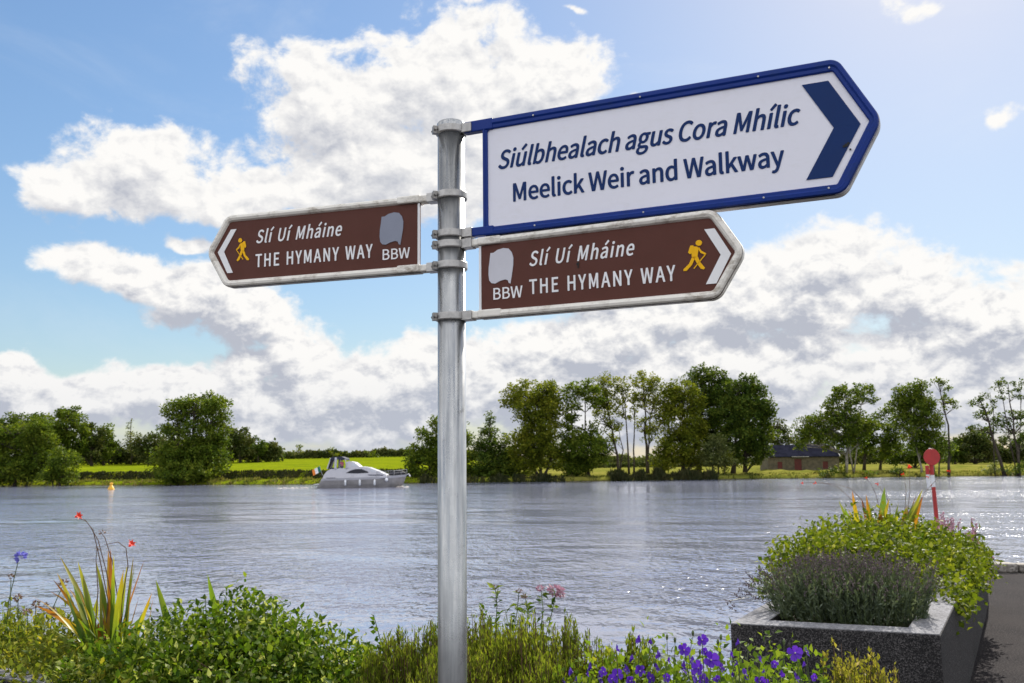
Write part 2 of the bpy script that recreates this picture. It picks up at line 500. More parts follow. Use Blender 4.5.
leaf_mat('blue_petal', [(0.0, (0.10, 0.10, 0.42)), (1.0, (0.20, 0.20, 0.60))], 0.4, 0.5, 0.3, tint=(1, 1, 1))
leaf_mat('red_petal', [(0.0, (0.60, 0.020, 0.012)), (1.0, (0.80, 0.06, 0.02))], 0.45, 0.5, 0.3, tint=(1, 1, 1))
leaf_mat('pink_petal', [(0.0, (0.26, 0.12, 0.18)), (1.0, (0.42, 0.25, 0.32))], 0.35, 0.6, 0.2, tint=(1, 1, 1))
leaf_mat('seed_brown', [(0.0, (0.12, 0.08, 0.06)), (1.0, (0.26, 0.18, 0.14))], 0.2, 0.7, 0.2, tint=(1, 1, 1))
simple('flower_eye', (0.50, 0.42, 0.40), 0.6)

# --- made things
simple('hull_white', (0.36, 0.36, 0.39), 0.3, var=0.06, scale=1.2)
simple('hull_grey', (0.22, 0.212, 0.215), 0.4, var=0.2, scale=1.0)
simple('cabin_white', (0.42, 0.42, 0.46), 0.3, var=0.05, scale=1.2)
simple('dark_glass', (0.006, 0.008, 0.016), 0.12, var=0.1, spec=0.25)
simple('clear_glass', (0.42, 0.45, 0.50), 0.1, var=0.1, spec=0.8)
simple('navy_canvas', (0.016, 0.020, 0.045), 0.8, var=0.2, scale=4)
simple('black_rubber', (0.010, 0.011, 0.016), 0.7, var=0.3, scale=4)
simple('steel_tube', (0.55, 0.55, 0.56), 0.25, 0.9, 0.1)
simple('fender_white', (0.70, 0.72, 0.76), 0.4)
simple('pink_cloth', (0.62, 0.16, 0.26), 0.8)
simple('skin', (0.50, 0.28, 0.19), 0.55, var=0.06)
simple('hair', (0.08, 0.045, 0.025), 0.7)
simple('trousers', (0.10, 0.11, 0.14), 0.8)
simple('flag_green', (0.01, 0.14, 0.10), 0.8)
simple('flag_white', (0.75, 0.75, 0.76), 0.8)
simple('flag_orange', (0.80, 0.22, 0.03), 0.8)
simple('buoy_yellow', (0.75, 0.40, 0.03), 0.5, var=0.2, scale=3)
simple('barn_stone', (0.125, 0.105, 0.068), 0.9, var=0.35, scale=1.6, bump=0.6)
simple('barn_slate', (0.024, 0.025, 0.040), 0.95, var=0.3, scale=0.9, spec=0.0)
simple('barn_red', (0.12, 0.024, 0.020), 0.7, var=0.25, scale=2)
simple('barn_white', (0.55, 0.54, 0.50), 0.7)
simple('post_red', (0.36, 0.022, 0.022), 0.5, var=0.18, scale=12)
simple('post_white', (0.62, 0.64, 0.68), 0.5, var=0.12, scale=12)
simple('foam', (0.42, 0.38, 0.34), 0.8, var=0.15, scale=2)


# ------------------------------------------------------------------ geometry helpers
class MB:
    """collects shapes for ONE mesh object"""
    def __init__(self):
        self.v, self.f, self.mi, self.attr = [], [], [], []

    def add(self, vs, fs, mi=0, attr=None):
        o = len(self.v)
        self.v.extend([tuple(x) for x in vs])
        self.f.extend([tuple(i + o for i in f) for f in fs])
        self.mi.extend([mi] * len(fs))
        self.attr.extend(attr if attr is not None else [0.0] * len(vs))
        return self

    def box(self, c, s, mi=0, mat=None):
        hx, hy, hz = s[0] / 2, s[1] / 2, s[2] / 2
        vs = [Vector((x, y, z)) for x in (-hx, hx) for y in (-hy, hy) for z in (-hz, hz)]
        if mat is not None:
            vs = [mat @ q for q in vs]
        vs = [q + Vector(c) for q in vs]
        return self.add(vs, [(0, 1, 3, 2), (4, 6, 7, 5), (0, 4, 5, 1), (2, 3, 7, 6), (0, 2, 6, 4), (1, 5, 7, 3)], mi)

    def tube(self, pts, rad, n=8, mi=0, caps=True):
        pts = [Vector(q) for q in pts]
        if not hasattr(rad, '__len__'):
            rad = [rad] * len(pts)
        rings, up = [], None
        for i, q in enumerate(pts):
            d = (pts[min(i + 1, len(pts) - 1)] - pts[max(i - 1, 0)])
            d = d.normalized() if d.length > 1e-9 else Vector((0, 0, 1))
            if up is None:
                up = Vector((1, 0, 0)) if abs(d.x) < 0.8 else Vector((0, 1, 0))
            a = (up - d * up.dot(d))
            a = a.normalized() if a.length > 1e-6 else d.orthogonal().normalized()
            up = a
            bb = d.cross(a)
            rings.append([q + (a * math.cos(2 * math.pi * k / n) + bb * math.sin(2 * math.pi * k / n)) * rad[i] for k in range(n)])
        vs = [x for r_ in rings for x in r_]
        fs = []
        for i in range(len(rings) - 1):
            for k in range(n):
                k2 = (k + 1) % n
                fs.append((i * n + k, i * n + k2, (i + 1) * n + k2, (i + 1) * n + k))
        if caps:
            fs.append(tuple(range(n - 1, -1, -1)))
            fs.append(tuple((len(rings) - 1) * n + k for k in range(n)))
        return self.add(vs, fs, mi)

    def lathe(self, prof, c=(0, 0, 0), n=20, mi=0):
        c = Vector(c)
        vs = [c + Vector((r_ * math.cos(2 * math.pi * k / n), r_ * math.sin(2 * math.pi * k / n), z)) for r_, z in prof for k in range(n)]
        fs = [(i * n + k, i * n + (k + 1) % n, (i + 1) * n + (k + 1) % n, (i + 1) * n + k) for i in range(len(prof) - 1) for k in range(n)]
        fs.append(tuple(range(n - 1, -1, -1)))
        fs.append(tuple((len(prof) - 1) * n + k for k in range(n)))
        return self.add(vs, fs, mi)

    def prism_xz(self, poly, y0, y1, mi=0):
        """polygon given in x,z pushed from y0 (front) to y1"""
        n = len(poly)
        vs = [(x, y0, z) for x, z in poly] + [(x, y1, z) for x, z in poly]
        area = sum(poly[i][0] * poly[(i + 1) % n][1] - poly[(i + 1) % n][0] * poly[i][1] for i in range(n))
        idx = list(range(n)) if area > 0 else list(range(n - 1, -1, -1))
        fs = [tuple(idx), tuple(i + n for i in reversed(idx))]
        for a in range(n):
            i, j = idx[a], idx[(a + 1) % n]
            fs.append((j, i, i + n, j + n))
        return self.add(vs, fs, mi)

    def prism_xy(self, poly, z0, z1, mi=0):
        n = len(poly)
        area = sum(poly[i][0] * poly[(i + 1) % n][1] - poly[(i + 1) % n][0] * poly[i][1] for i in range(n))
        if area < 0:
            poly = poly[::-1]
        vs = [(x, y, z0) for x, y in poly] + [(x, y, z1) for x, y in poly]
        fs = [tuple(range(n - 1, -1, -1)), tuple(range(n, 2 * n))] + [(i, (i + 1) % n, (i + 1) % n + n, i + n) for i in range(n)]
        return self.add(vs, fs, mi)

    def build(self, name, mats, parent=None, smooth=False, loc=None, bevel=0, attr=None, origin=None):
        me = bpy.data.meshes.new(name)
        v = self.v
        if origin is not None:
            ov = Vector(origin)
            v = [tuple(Vector(q) - ov) for q in v]
        me.from_pydata(v, [], self.f)
        ml = mats if isinstance(mats, (list, tuple)) else [mats]
        for q in ml:
            me.materials.append(MATS[q])
        if len(ml) > 1:
            me.polygons.foreach_set('material_index', self.mi)
        if attr:
            at_ = me.attributes.new(attr, 'FLOAT', 'POINT')
            at_.data.foreach_set('value', self.attr)
        if smooth:
            me.polygons.foreach_set('use_smooth', [True] * len(me.polygons))
        me.update()
        ob = bpy.data.objects.new(name, me)
        COL.objects.link(ob)
        if parent is not None:
            ob.parent = parent
        if origin is not None:
            ob.location = origin
        if loc is not None:
            ob.location = loc
        if bevel:
            bv = ob.modifiers.new('bevel', 'BEVEL')
            bv.width = bevel
            bv.segments = 2
            bv.limit_method = 'ANGLE'
            bv.angle_limit = R(40)
        if smooth == 'angle':
            pass
        return ob


def tag(o, label=None, cat=None, group=None, kind=None):
    if label: o['label'] = label
    if cat: o['category'] = cat
    if group: o['group'] = group
    if kind: o['kind'] = kind
    return o


def thing(name, label, cat, loc=(0, 0, 0), rz=0.0, group=None):
    o = bpy.data.objects.new(name, None)
    COL.objects.link(o)
    o.empty_display_size = 0.2
    o.location = loc
    o.rotation_euler = (0, 0, rz)
    return tag(o, label, cat, group)


def bulk(name, V, Fc, mats, parent=None, mi=None, origin=None, attr=None):
    """fast mesh from numpy arrays: V (n,3), Fc (m,k) all faces of one size"""
    me = bpy.data.meshes.new(name)
    V = np.asarray(V, dtype=np.float32)
    if origin is not None:
        V = V - np.array(origin, dtype=np.float32)
    Fc = np.asarray(Fc, dtype=np.int32)
    k = Fc.shape[1]
    me.vertices.add(len(V))
    me.vertices.foreach_set('co', V.ravel())
    me.loops.add(Fc.size)
    me.loops.foreach_set('vertex_index', Fc.ravel())
    me.polygons.add(len(Fc))
    me.polygons.foreach_set('loop_start', np.arange(0, Fc.size, k, dtype=np.int32))
    ml = mats if isinstance(mats, (list, tuple)) else [mats]
    for q in ml:
        me.materials.append(MATS[q])
    if mi is not None:
        me.polygons.foreach_set('material_index', np.asarray(mi, dtype=np.int32))
    if attr is not None:
        a_ = me.attributes.new(attr[0], 'FLOAT', 'POINT')
        a_.data.foreach_set('value', np.asarray(attr[1], dtype=np.float32))
    me.update(calc_edges=True)
    ob = bpy.data.objects.new(name, me)
    COL.objects.link(ob)
    if parent is not None:
        ob.parent = parent
    if origin is not None:
        ob.location = origin
    return ob


LEAF_V = np.array([(0, 0, 0), (-.5, .42, .10), (0, .45, 0), (.5, .42, .10), (0, 1, -.12)])
LEAF_F = np.array([(0, 2, 1), (0, 3, 2), (1, 2, 4), (2, 3, 4)])
QUAD_V = np.array([(0, 0, 0), (.5, .5, 0.06), (0, 1, 0), (-.5, .5, -0.06)])
QUAD_F = np.array([(0, 1, 2, 3)])


def unit(a):
    return a / np.maximum(np.linalg.norm(a, axis=-1, keepdims=True), 1e-9)


def scatter(tv, tf, P, D, Nn, L, Wd):
    """copies of a small template: P positions, D long axis, Nn rough normal, L length, Wd width"""
    y = unit(D)
    x = unit(np.cross(y, Nn))
    z = np.cross(x, y)
    k = len(tv)
    V = (P[:, None, :] + x[:, None, :] * (tv[None, :, 0:1] * Wd[:, None, None]) + y[:, None, :] * (tv[None, :, 1:2] * L[:, None, None])
         + z[:, None, :] * (tv[None, :, 2:3] * L[:, None, None]))
    Fc = (tf[None, :, :] + (np.arange(len(P)) * k)[:, None, None]).reshape(-1, tf.shape[1])
    return V.reshape(-1, 3), Fc


def join(parts):
    V, Fc, o = [], [], 0
    for v, f in parts:
        V.append(v)
        Fc.append(f + o)
        o += len(v)
    return np.concatenate(V), np.concatenate(Fc)


# ------------------------------------------------------------------ terrain
SHX = np.array([-2500, -300, -84, -31, 5, 38, 78, 300, 2500], float)
SHY = np.array([330, 190, 156, 141, 143, 148, 152, 176, 420], float)
WATER_Z = -1.2


def shore(x):
    return np.interp(x, SHX, SHY) + 0.5 * np.sin(x * 0.55) + 0.35 * np.sin(x * 1.3 + 1)


def sstep(x, a, b_):
    q = np.clip((x - a) / (b_ - a), 0, 1)
    return q * q * (3 - 2 * q)


def terrain(x, y):
    x = np.asarray(x, float); y = np.asarray(y, float)
    d = y - shore(x)
    left = np.interp(d, [-14, -4, 0, 1.2, 8, 10.5, 24, 145, 170, 3000], [-3.2, -2.4, -1.25, -0.85, -0.55, 0.75, 1.0, 4.1, 4.2, 4.0])
    right = np.interp(d, [-14, -4, 0, 1.5, 12, 60, 150, 3000], [-3.2, -2.4, -1.25, -0.65, -0.35, 0.15, 0.6, 1.2])
    kx = sstep(x, -20, 2)
    return left * (1 - kx) + right * kx


def near(y):
    """sample the terrain height at one point"""
    return float(y)


xs = np.unique(np.concatenate([np.linspace(-130, 130, 175), np.linspace(-2500, -130, 40), np.linspace(130, 2500, 40)]))
dys = np.concatenate([[-500, -150, -60, -20, -9], np.linspace(-5, 14, 34), np.linspace(16, 60, 16), np.linspace(70, 320, 20), [420, 700, 1300, 2600, 5000]])
XX, DD = np.meshgrid(xs, dys)
YY = shore(XX) + DD
ZZ = terrain(XX, YY)
rg = np.random.default_rng(3)
bump_ = rg.normal(0, 1, ZZ.shape) * np.where((DD > 0.5) & (DD < 60), 0.10, 0.0)
ZZ = ZZ + bump_
nx, ny = len(xs), len(dys)
ii = np.arange(nx * ny).reshape(ny, nx)
Fq = np.stack([ii[:-1, :-1], ii[:-1, 1:], ii[1:, 1:], ii[1:, :-1]], -1).reshape(-1, 4)
g = bulk('ground', np.stack([XX, YY, ZZ], -1).reshape(-1, 3), Fq, 'grass_ground')
g.data.polygons.foreach_set('use_smooth', [True] * len(g.data.polygons))
tag(g, kind='structure')

wv = MB().add([(-2400, -300, WATER_Z), (2400, -300, WATER_Z), (2400, 430, WATER_Z), (-2400, 430, WATER_Z)], [(0, 1, 2, 3)])
tag(wv.build('water', 'water'), kind='structure')

# quay and its tarmac
QC, QE = (0.55, 4.75), (5.2, 13.9)
quay_poly = [(-60, 33.6), QC, QE, (60, 12.6), (60, -40), (-60, -40)]
tag(MB().prism_xy(quay_poly, -3.4, -0.004).build('quay', 'kerb_stone'), kind='structure')
inner = [(-60, 33.2), (0.52, 4.43), (5.05, 13.55), (60, 12.25), (60, -39.9), (-60, -39.9)]
pv = MB().add([(x, y, 0.0) for x, y in inner], [(0, 1, 2, 3, 4, 5)])
pvo = pv.build('pavement', 'tarmac')
tag(pvo, kind='structure')
if pvo.data.polygons[0].normal.z < 0:
    pvo.data.flip_normals()
kb = MB()
k0, k1 = Vector((5.12, 13.62, 0)), Vector((40, 12.79, 0))
dk = (k1 - k0).normalized()
nk = Vector((-dk.y, dk.x, 0))
rk = np.random.default_rng(8)
pos = 0.0
while pos < 30:
    ln = 0.9 + rk.random() * 0.3
    c = k0 + dk * (pos + ln / 2) + nk * 0.12
    hgt = 0.10 + rk.random() * 0.035
    kb.box((c.x, c.y, hgt / 2), (ln - 0.015, 0.26, hgt), mat=Matrix.Rotation(math.atan2(dk.y, dk.x), 3, 'Z'))
    pos += ln
tag(kb.build('kerb', 'kerb_stone', bevel=0.03), kind='structure')

# ------------------------------------------------------------------ signpost
PX, PY = -0.155, 2.40
post = thing('signpost', 'galvanised steel signpost carrying one blue bordered and two brown finger signs', 'signpost', (PX, PY, 0))
PR = 0.0362
pl = MB().lathe([(PR, 0.0), (PR, 1.0), (PR, 2.47)], n=40)
pole = pl.build('pole', 'galvanised_steel', post, smooth=True)
pole.data.polygons[-1].use_smooth = False
cp = MB().lathe([(PR + 0.0018, 2.462), (PR + 0.002, 2.492), (PR - 0.002, 2.497), (PR - 0.012, 2.501), (0.006, 2.503)], n=40)
cp.build('cap', 'galvanised_steel', post, smooth=True)


def round_poly(corners, radii, seg=8):
    """closed polygon in (s,z) with rounded corners; the same number of points for any radii"""
    out = []
    n = len(corners)
    for i, c in enumerate(corners):
        c = Vector(c)
        a = (Vector(corners[i - 1]) - c).normalized()
        b_ = (Vector(corners[(i + 1) % n]) - c).normalized()
        ang = a.angle(b_)
        r_ = max(radii[i], 1e-4)
        t_ = r_ / math.tan(ang / 2)
        bis = (a + b_).normalized()
        cen = c + bis * (r_ / math.sin(ang / 2))
        p0, p1 = c + a * t_, c + b_ * t_
        a0 = math.atan2(p0.y - cen.y, p0.x - cen.x)
        a1 = math.atan2(p1.y - cen.y, p1.x - cen.x)
        da = (a1 - a0 + math.pi) % (2 * math.pi) - math.pi
        for k in range(seg + 1):
            q = a0 + da * k / seg
            out.append((cen.x + r_ * math.cos(q), cen.y + r_ * math.sin(q)))
    return out


def inset(corners, d):
    """offset a convex CCW polygon inwards; d is one number per edge i -> i+1"""
    n = len(corners)
    lines = []
    for i in range(n):
        p, q = Vector(corners[i]), Vector(corners[(i + 1) % n])
        t_ = (q - p).normalized()
        nn = Vector((-t_.y, t_.x))
        lines.append((p + nn * d[i], t_))
    out = []
    for i in range(n):
        (p1, t1), (p2, t2) = lines[i - 1], lines[i]
        den = t1.x * t2.y - t1.y * t2.x
        u = ((p2.x - p1.x) * t2.y - (p2.y - p1.y) * t2.x) / den
        out.append(tuple(p1 + t1 * u))
    return out


def ring(mb, outer, inner, sect, skip=()):
    """sweep a section [(u across from outer 0 to inner 1, y)] round the band between two outlines"""
    n, k = len(outer), len(sect)
    vs = []
    for (ox, oz), (ix, iz) in zip(outer, inner):
        for u, y in sect:
            vs.append((ox + (ix - ox) * u, y, oz + (iz - oz) * u))
    fs = []
    for i in range(n):
        if i in skip:
            continue
        j = (i + 1) % n
        for a in range(k - 1):
            fs.append((i * k + a, i * k + a + 1, j * k + a + 1, j * k + a))
    mb.add(vs, fs)


FONT = None    # a sans face that ships inside Blender; its built-in one otherwise
try:
    FONT = bpy.data.fonts.load(os.path.join(bpy.utils.resource_path('LOCAL'), 'datafiles', 'fonts', 'Noto Sans CJK Regular.woff2'))
except Exception:
    FONT = None


def text_mesh(body, weight, shear, space=1.0, word=1.0):
    cu = bpy.data.curves.new('lettering', 'FONT')
    cu.body = body
    if FONT: cu.font = FONT
    cu.offset = 0
    cu.shear = shear
    cu.space_character = space
    cu.space_word = word
    cu.extrude = 0.01
    cu.resolution_u = 5
    ob = bpy.data.objects.new('lettering', cu)
    COL.objects.link(ob)
    dg = bpy.context.evaluated_depsgraph_get()
    dg.update()
    me = bpy.data.meshes.new_from_object(ob.evaluated_get(dg))
    bpy.data.objects.remove(ob)
    bpy.data.curves.remove(cu)
    return me


def cap_height():
    me = text_mesh('H', 0, 0)
    return max(v.co.y for v in me.vertices)


CAPH = cap_height()


def lettering(name, body, s0, s1, zb, cap, y, mat, parent, weight=0.012, shear=0.0, space=1.0, word=1.0):
    me = text_mesh(body, weight, shear, space, word)
    co = np.empty(len(me.vertices) * 3)
    me.vertices.foreach_get('co', co)
    co = co.reshape(-1, 3)
    x0, x1 = co[:, 0].min(), co[:, 0].max()
    out = np.empty_like(co)
    out[:, 0] = s0 + (co[:, 0] - x0) / (x1 - x0) * (s1 - s0)
    out[:, 2] = zb + co[:, 1] * cap / CAPH
    out[:, 1] = y - (co[:, 2] - co[:, 2].min()) * 0.03
    if 'Mháine' in body:      # the signs' Irish line has a dotless i: take the last loose dot off
        par = list(range(len(out)))
        def find(a):
            while par[a] != a:
                par[a] = par[par[a]]
                a = par[a]
            return a
        for q in me.polygons:
            v0 = find(q.vertices[0])
            for vv in q.vertices[1:]:
                par[find(vv)] = v0
        isl = {}
        for i in range(len(out)):
            isl.setdefault(find(i), []).append(i)
        high = [(out[v_, 0].mean(), r_) for r_, v_ in isl.items() if out[v_, 2].min() > zb + cap * .72 and np.ptp(out[v_, 0]) < cap * .6]
        if high:
            drop = max(high)[1]
            bad = {q.index for q in me.polygons if find(q.vertices[0]) == drop}
        else:
            bad = set()
    else:
        bad = set()
    # stroke weight: a few copies a hair apart, each a touch prouder than the last
    nf = [tuple(q.vertices) for q in me.polygons if q.index not in bad]
    V_, F_ = [], []
    wgt = weight * cap
    for k, (dx, dz) in enumerate(((0, 0), (1, 0), (-1, 0), (0, 1), (0, -1), (.7, .7), (-.7, .7), (.7, -.7), (-.7, -.7)) if weight else ((0, 0),)):
        o_ = len(V_)
        V_ += [(x + dx * wgt, y_ - k * 0.00003, z + dz * wgt * .8) for x, y_, z in out.tolist()]
        F_ += [tuple(i + o_ for i in f_) for f_ in nf]
    bpy.data.meshes.remove(me)
    me = bpy.data.meshes.new(name)
    me.from_pydata(V_, [], F_)
    me.materials.append(MATS[mat])
    me.update()
    o = bpy.data.objects.new(name, me)
    COL.objects.link(o)
    o.parent = parent
    return o


def flat(name, polys, mat, parent, y0=-0.0062, y1=-0.0048, bevel=0):
    mb = MB()
    for q in polys:
        mb.prism_xz(q, y0, y1)
    return mb.build(name, mat, parent)


def circle(cx, cz, r_, n=14):
    return [(cx + r_ * math.cos(2 * math.pi * k / n), cz + r_ * math.sin(2 * math.pi * k / n)) for k in range(n)]


def clamp(z, ang, kind):
    """band round the pole with a lug towards the sign and a bolt on the other side"""
    mb = MB()
    h_, r0, r1 = 0.020, PR + 0.0005, PR + 0.0042
    mb.lathe([(r0, z - h_ / 2), (r1, z - h_ / 2), (r1 + 0.0012, z - h_ / 2 + 0.003), (r1 + 0.0012, z + h_ / 2 - 0.003), (r1, z + h_ / 2), (r0, z + h_ / 2)], n=36)
    d = Vector((math.cos(ang), math.sin(ang), 0))
    rot_ = Matrix.Rotation(ang, 3, 'Z')
    mb.box(tuple(d * (PR + 0.014) + Vector((0, 0, z))), (0.030, 0.030, h_ + 0.004), mat=rot_)
    c_ = mb.build('clamp', 'clamp_steel', post, bevel=0.0012)
    bo = MB()
    for a2 in (math.pi + 0.30,):
        e = Vector((math.cos(a2), math.sin(a2), 0))
        bo.box(tuple(e * (PR + 0.008) + Vector((0, 0, z))), (0.012, 0.016, h_), mat=Matrix.Rotation(a2, 3, 'Z'))
        tn = Vector((-math.sin(a2), math.cos(a2), 0)) * -1
        cc = e * (PR + 0.009)
        bo.tube([cc - tn * 0.016 + Vector((0, 0, z)), cc + tn * 0.020 + Vector((0, 0, z))], 0.0034, 8)
        bo.tube([cc + tn * 0.009 + Vector((0, 0, z)), cc + tn * 0.014 + Vector((0, 0, z))], 0.0066, 6)
    bo.build('bolt', 'bolt_steel', c_)
    return c_


# walker with a rucksack and stick, drawn in a unit box (x right, z up), facing right
def walker(s0, s1, z0, z1, face=1):
    def T(pts):
        out = []
        for x, z in pts:
            if face < 0: x = 1 - x
            out.append((s0 + x * (s1 - s0), z0 + z * (z1 - z0)))
        return out
    P_ = []
    P_.append(T([(0.70 + 0.135 * math.cos(a), 0.90 + 0.095 * math.sin(a)) for a in np.linspace(0, 2 * math.pi, 14, endpoint=False)]))
    P_.append(T([(0.50, 0.80), (0.64, 0.78), (0.68, 0.70), (0.62, 0.45), (0.40, 0.42), (0.38, 0.55)]))            # trunk
    P_.append(T([(0.66, 0.72), (0.76, 0.56), (0.96, 0.48), (0.99, 0.53), (0.80, 0.63), (0.70, 0.76)]))              # arm
    P_.append(T([(0.40, 0.46), (0.56, 0.46), (0.38, 0.20), (0.16, 0.02), (0.02, 0.02), (0.02, 0.08), (0.26, 0.24)]))  # rear leg
    P_.append(T([(0.46, 0.45), (0.63, 0.46), (0.74, 0.25), (0.92, 0.06), (0.86, 0.01), (0.74, 0.05), (0.60, 0.22)]))  # front leg
    P_.append(T([(0.24, 0.62), (0.34, 0.84), (0.46, 0.84), (0.50, 0.76), (0.40, 0.58), (0.30, 0.56)]))              # rucksack
    P_.append(T([(0.955, 0.52), (0.985, 0.50), (0.47, 0.06), (0.44, 0.08)]))                                         # stick
    return P_


def finger(name, label, psi, x0, xc, tip, z0, z1, frame, panel_mat, style):
    zm = (z0 + z1) / 2
    sgn = 1 if tip > 0 else -1
    # build everything for a right-pointing plate; a left-pointing one is mirrored point by point
    def mir(p): return [(sgn * x, z) for x, z in p]
    x0, xc, tip = abs(x0), abs(xc), abs(tip)
    rad = [0.006, 0.030, 0.040, 0.030, 0.006]
    C0 = [(x0, z0), (xc, z0), (tip, zm), (xc, z1), (x0, z1)]
    w = frame
    Pn = MB()
    Pn.prism_xz(mir(round_poly(C0, [0.002, 0.03, 0.045, 0.03, 0.002])), -0.0030, 0.0030)
    pan = Pn.build('finger_sign', panel_mat, post)
    pan.rotation_euler = (0, 0, psi)
    pan['label'] = label
    return pan, C0, mir


Zs = EYE
# ---- blue bordered sign
psi1 = R(-24.04)
zb0, zb1 = Zs + 0.579, Zs + 0.887
blue, C0, mir = finger('finger_sign', 'large white finger sign with blue border and blue chevron', psi1, 0.0955, 0.972, 1.057, zb0, zb1, 0.022, 'panel_white', 'blue')
outer = round_poly(C0, [0.004, 0.034, 0.045, 0.034, 0.004])
C1 = inset(C0, [0.0215, 0.0225, 0.0225, 0.0275, 0.013])
innr = round_poly(C1, [0.010, 0.006, 0.003, 0.006, 0.010])
mb = MB()
ring(mb, outer, innr, [(0, 0.004), (0.0, -0.007), (0.10, -0.0105), (0.45, -0.0115), (0.62, -0.0085), (0.9, -0.0085), (1.0, -0.0062), (1.0, -0.003)])
mb.build('frame', 'frame_blue', blue)
mb = MB()
o2 = round_poly(inset(C0, [-0.0018] * 4 + [0.0]), [0.004, 0.035, 0.046, 0.035, 0.004])
i2 = round_poly(inset(C0, [0.016] * 4 + [0.012]), [0.004, 0.012, 0.020, 0.012, 0.004])
ring(mb, o2, i2, [(0, 0.0045), (0, 0.026), (1, 0.026), (1, 0.0045), (0, 0.0045)])
mb.build('back_rail', 'rail_grey', blue)
for zc, hh in ((zb1 - 0.0145, 0.030), (zb0 + 0.0115, 0.023)):
    MB().box((0.118 / 2 + 0.024, 0.0005, zc + 0.0012), (0.118 - 0.034, 0.024, hh)).build('arm', 'frame_blue', blue, bevel=0.003)
lettering('lettering', 'Siúlbhealach agus Cora Mhílic', 0.139, 0.887, Zs + 0.7505, 0.047, -0.0034, 'letter_blue', blue, 0.032, 0.27, 1.0, 0.9)
lettering('lettering', 'Meelick Weir and Walkway', 0.180, 0.847, Zs + 0.660, 0.046, -0.0034, 'letter_blue', blue, 0.032, 0.0, 1.0, 0.9)
flat('chevron', [[(0.894, Zs + 0.840), (0.951, Zs + 0.840), (1.013, Zs + 0.730), (0.957, Zs + 0.730)],
                 [(0.957, Zs + 0.7299), (1.013, Zs + 0.7299), (0.949, Zs + 0.619), (0.893, Zs + 0.619)]], 'letter_blue', blue, -0.0048, -0.0034)
rd = np.random.default_rng(5)
flat('dirt_spot', [circle(0.981, Zs + 0.686, 0.0042, 7), circle(0.9855, Zs + 0.6895, 0.0030, 7), circle(0.976, Zs + 0.684, 0.0030, 7), circle(0.989, Zs + 0.675, 0.0024, 7)], 'black_mark', blue, -0.0062, -0.0050)
flat('seam', [[(0.8345, Zs + 0.602), (0.8358, Zs + 0.602), (0.8362, Zs + 0.858), (0.8349, Zs + 0.858)]], 'panel_white', blue, -0.0033, -0.0025)
mb = MB()
for sx_, zz in ((0.24, zb1 - 0.012), (0.52, zb1 - 0.012), (0.80, zb1 - 0.012), (0.24, zb0 + 0.010), (0.52, zb0 + 0.010), (0.80, zb0 + 0.010), (0.955, zb1 - 0.020), (0.94, zb0 + 0.014)):
    MB().tube([(sx_, -0.0125, zz), (sx_, -0.007, zz)], 0.0022, 8).build('rivet', 'clamp_steel', blue)


# ---- brown signs
def brown(label, psi, x0, xc, tip, z0, z1):
    pan, C0, mir = finger('finger_sign', label, psi, x0, xc, tip, z0, z1, 0.02, 'panel_brown', 'brown')
    fl = tip < 0
    outer = round_poly(C0, [0.001, 0.034, 0.036, 0.034, 0.001])
    innr = round_poly(inset(C0, [0.0185, 0.0185, 0.0185, 0.0185, 0.0]), [0.001, 0.012, 0.006, 0.012, 0.001])
    mb = MB()
    n = len(outer)
    ring(mb, mir(outer), mir(innr), [(0, 0.0), (0.0, -0.006), (0.18, -0.0100), (0.50, -0.0115), (0.82, -0.0085), (1.0, -0.003)], skip={n - 1, n - 2})
    ring(mb, mir(round_poly(inset(C0, [-0.001] * 4 + [0]), [0.001, 0.035, 0.037, 0.035, 0.001])), mir(innr), [(0, 0.0), (0, 0.020), (0.3, 0.024), (1, 0.024), (1, 0.003)], skip={n - 1, n - 2})
    fr = mb.build('frame', 'frame_cream', pan, smooth=False)
    mb = MB()
    sg = -1 if fl else 1
    a0, a1 = 0.043, abs(x0) + 0.002
    for zc in (z1 - 0.0095, z0 + 0.0095):
        mb = MB()
        mb.box((sg * (a0 + a1) / 2, 0.004, zc), (a1 - a0, 0.030, 0.019))
        mb.box((sg * (abs(x0) + 0.030), 0.0045, zc + 0.0012), (0.066, 0.0345, 0.0205))
        mb.build('arm', 'frame_cream', pan, bevel=0.004)
    flat('edge_strip', [[(sg * (abs(x0) - 0.0005), z0 + 0.0195), (sg * (abs(x0) + 0.0055), z0 + 0.0195), (sg * (abs(x0) + 0.0055), z1 - 0.0195), (sg * (abs(x0) - 0.0005), z1 - 0.0195)]], 'letter_white', pan, -0.0048, -0.0032)
    return pan


psi2, psi3 = R(-25.25), R(-17.82)
rb0, rb1 = Zs + 0.366, Zs + 0.573
rs = brown('brown finger sign pointing right with walker next to white chevron', psi2, 0.083, 0.690, 0.755, rb0, rb1)
YT, YB = -0.0048, -0.0034
lettering('lettering', 'Slí Uí Mháine', 0.224, 0.496, Zs + 0.4875, 0.036, YB, 'letter_white', rs, 0.024, 0.26, 1.06, 1.3)
lettering('lettering', 'THE HYMANY WAY', 0.223, 0.593, Zs + 0.4165, 0.036, YB, 'letter_white', rs, 0.024, 0.0, 1.10, 1.25)
lettering('lettering', 'BBW', 0.123, 0.203, Zs + 0.411, 0.029, YB, 'letter_white', rs, 0.015, 0.0)
flat('chevron', [[(0.665, Zs + 0.529), (0.6885, Zs + 0.529), (0.724, Zs + 0.466), (0.7005, Zs + 0.466)], [(0.7005, Zs + 0.4659), (0.724, Zs + 0.4659), (0.688, Zs + 0.401), (0.664, Zs + 0.401)]], 'letter_white', rs, YT, YB)
flat('walker_symbol', walker(0.612, 0.668, Zs + 0.435, Zs + 0.506), 'letter_yellow', rs, YT, YB)


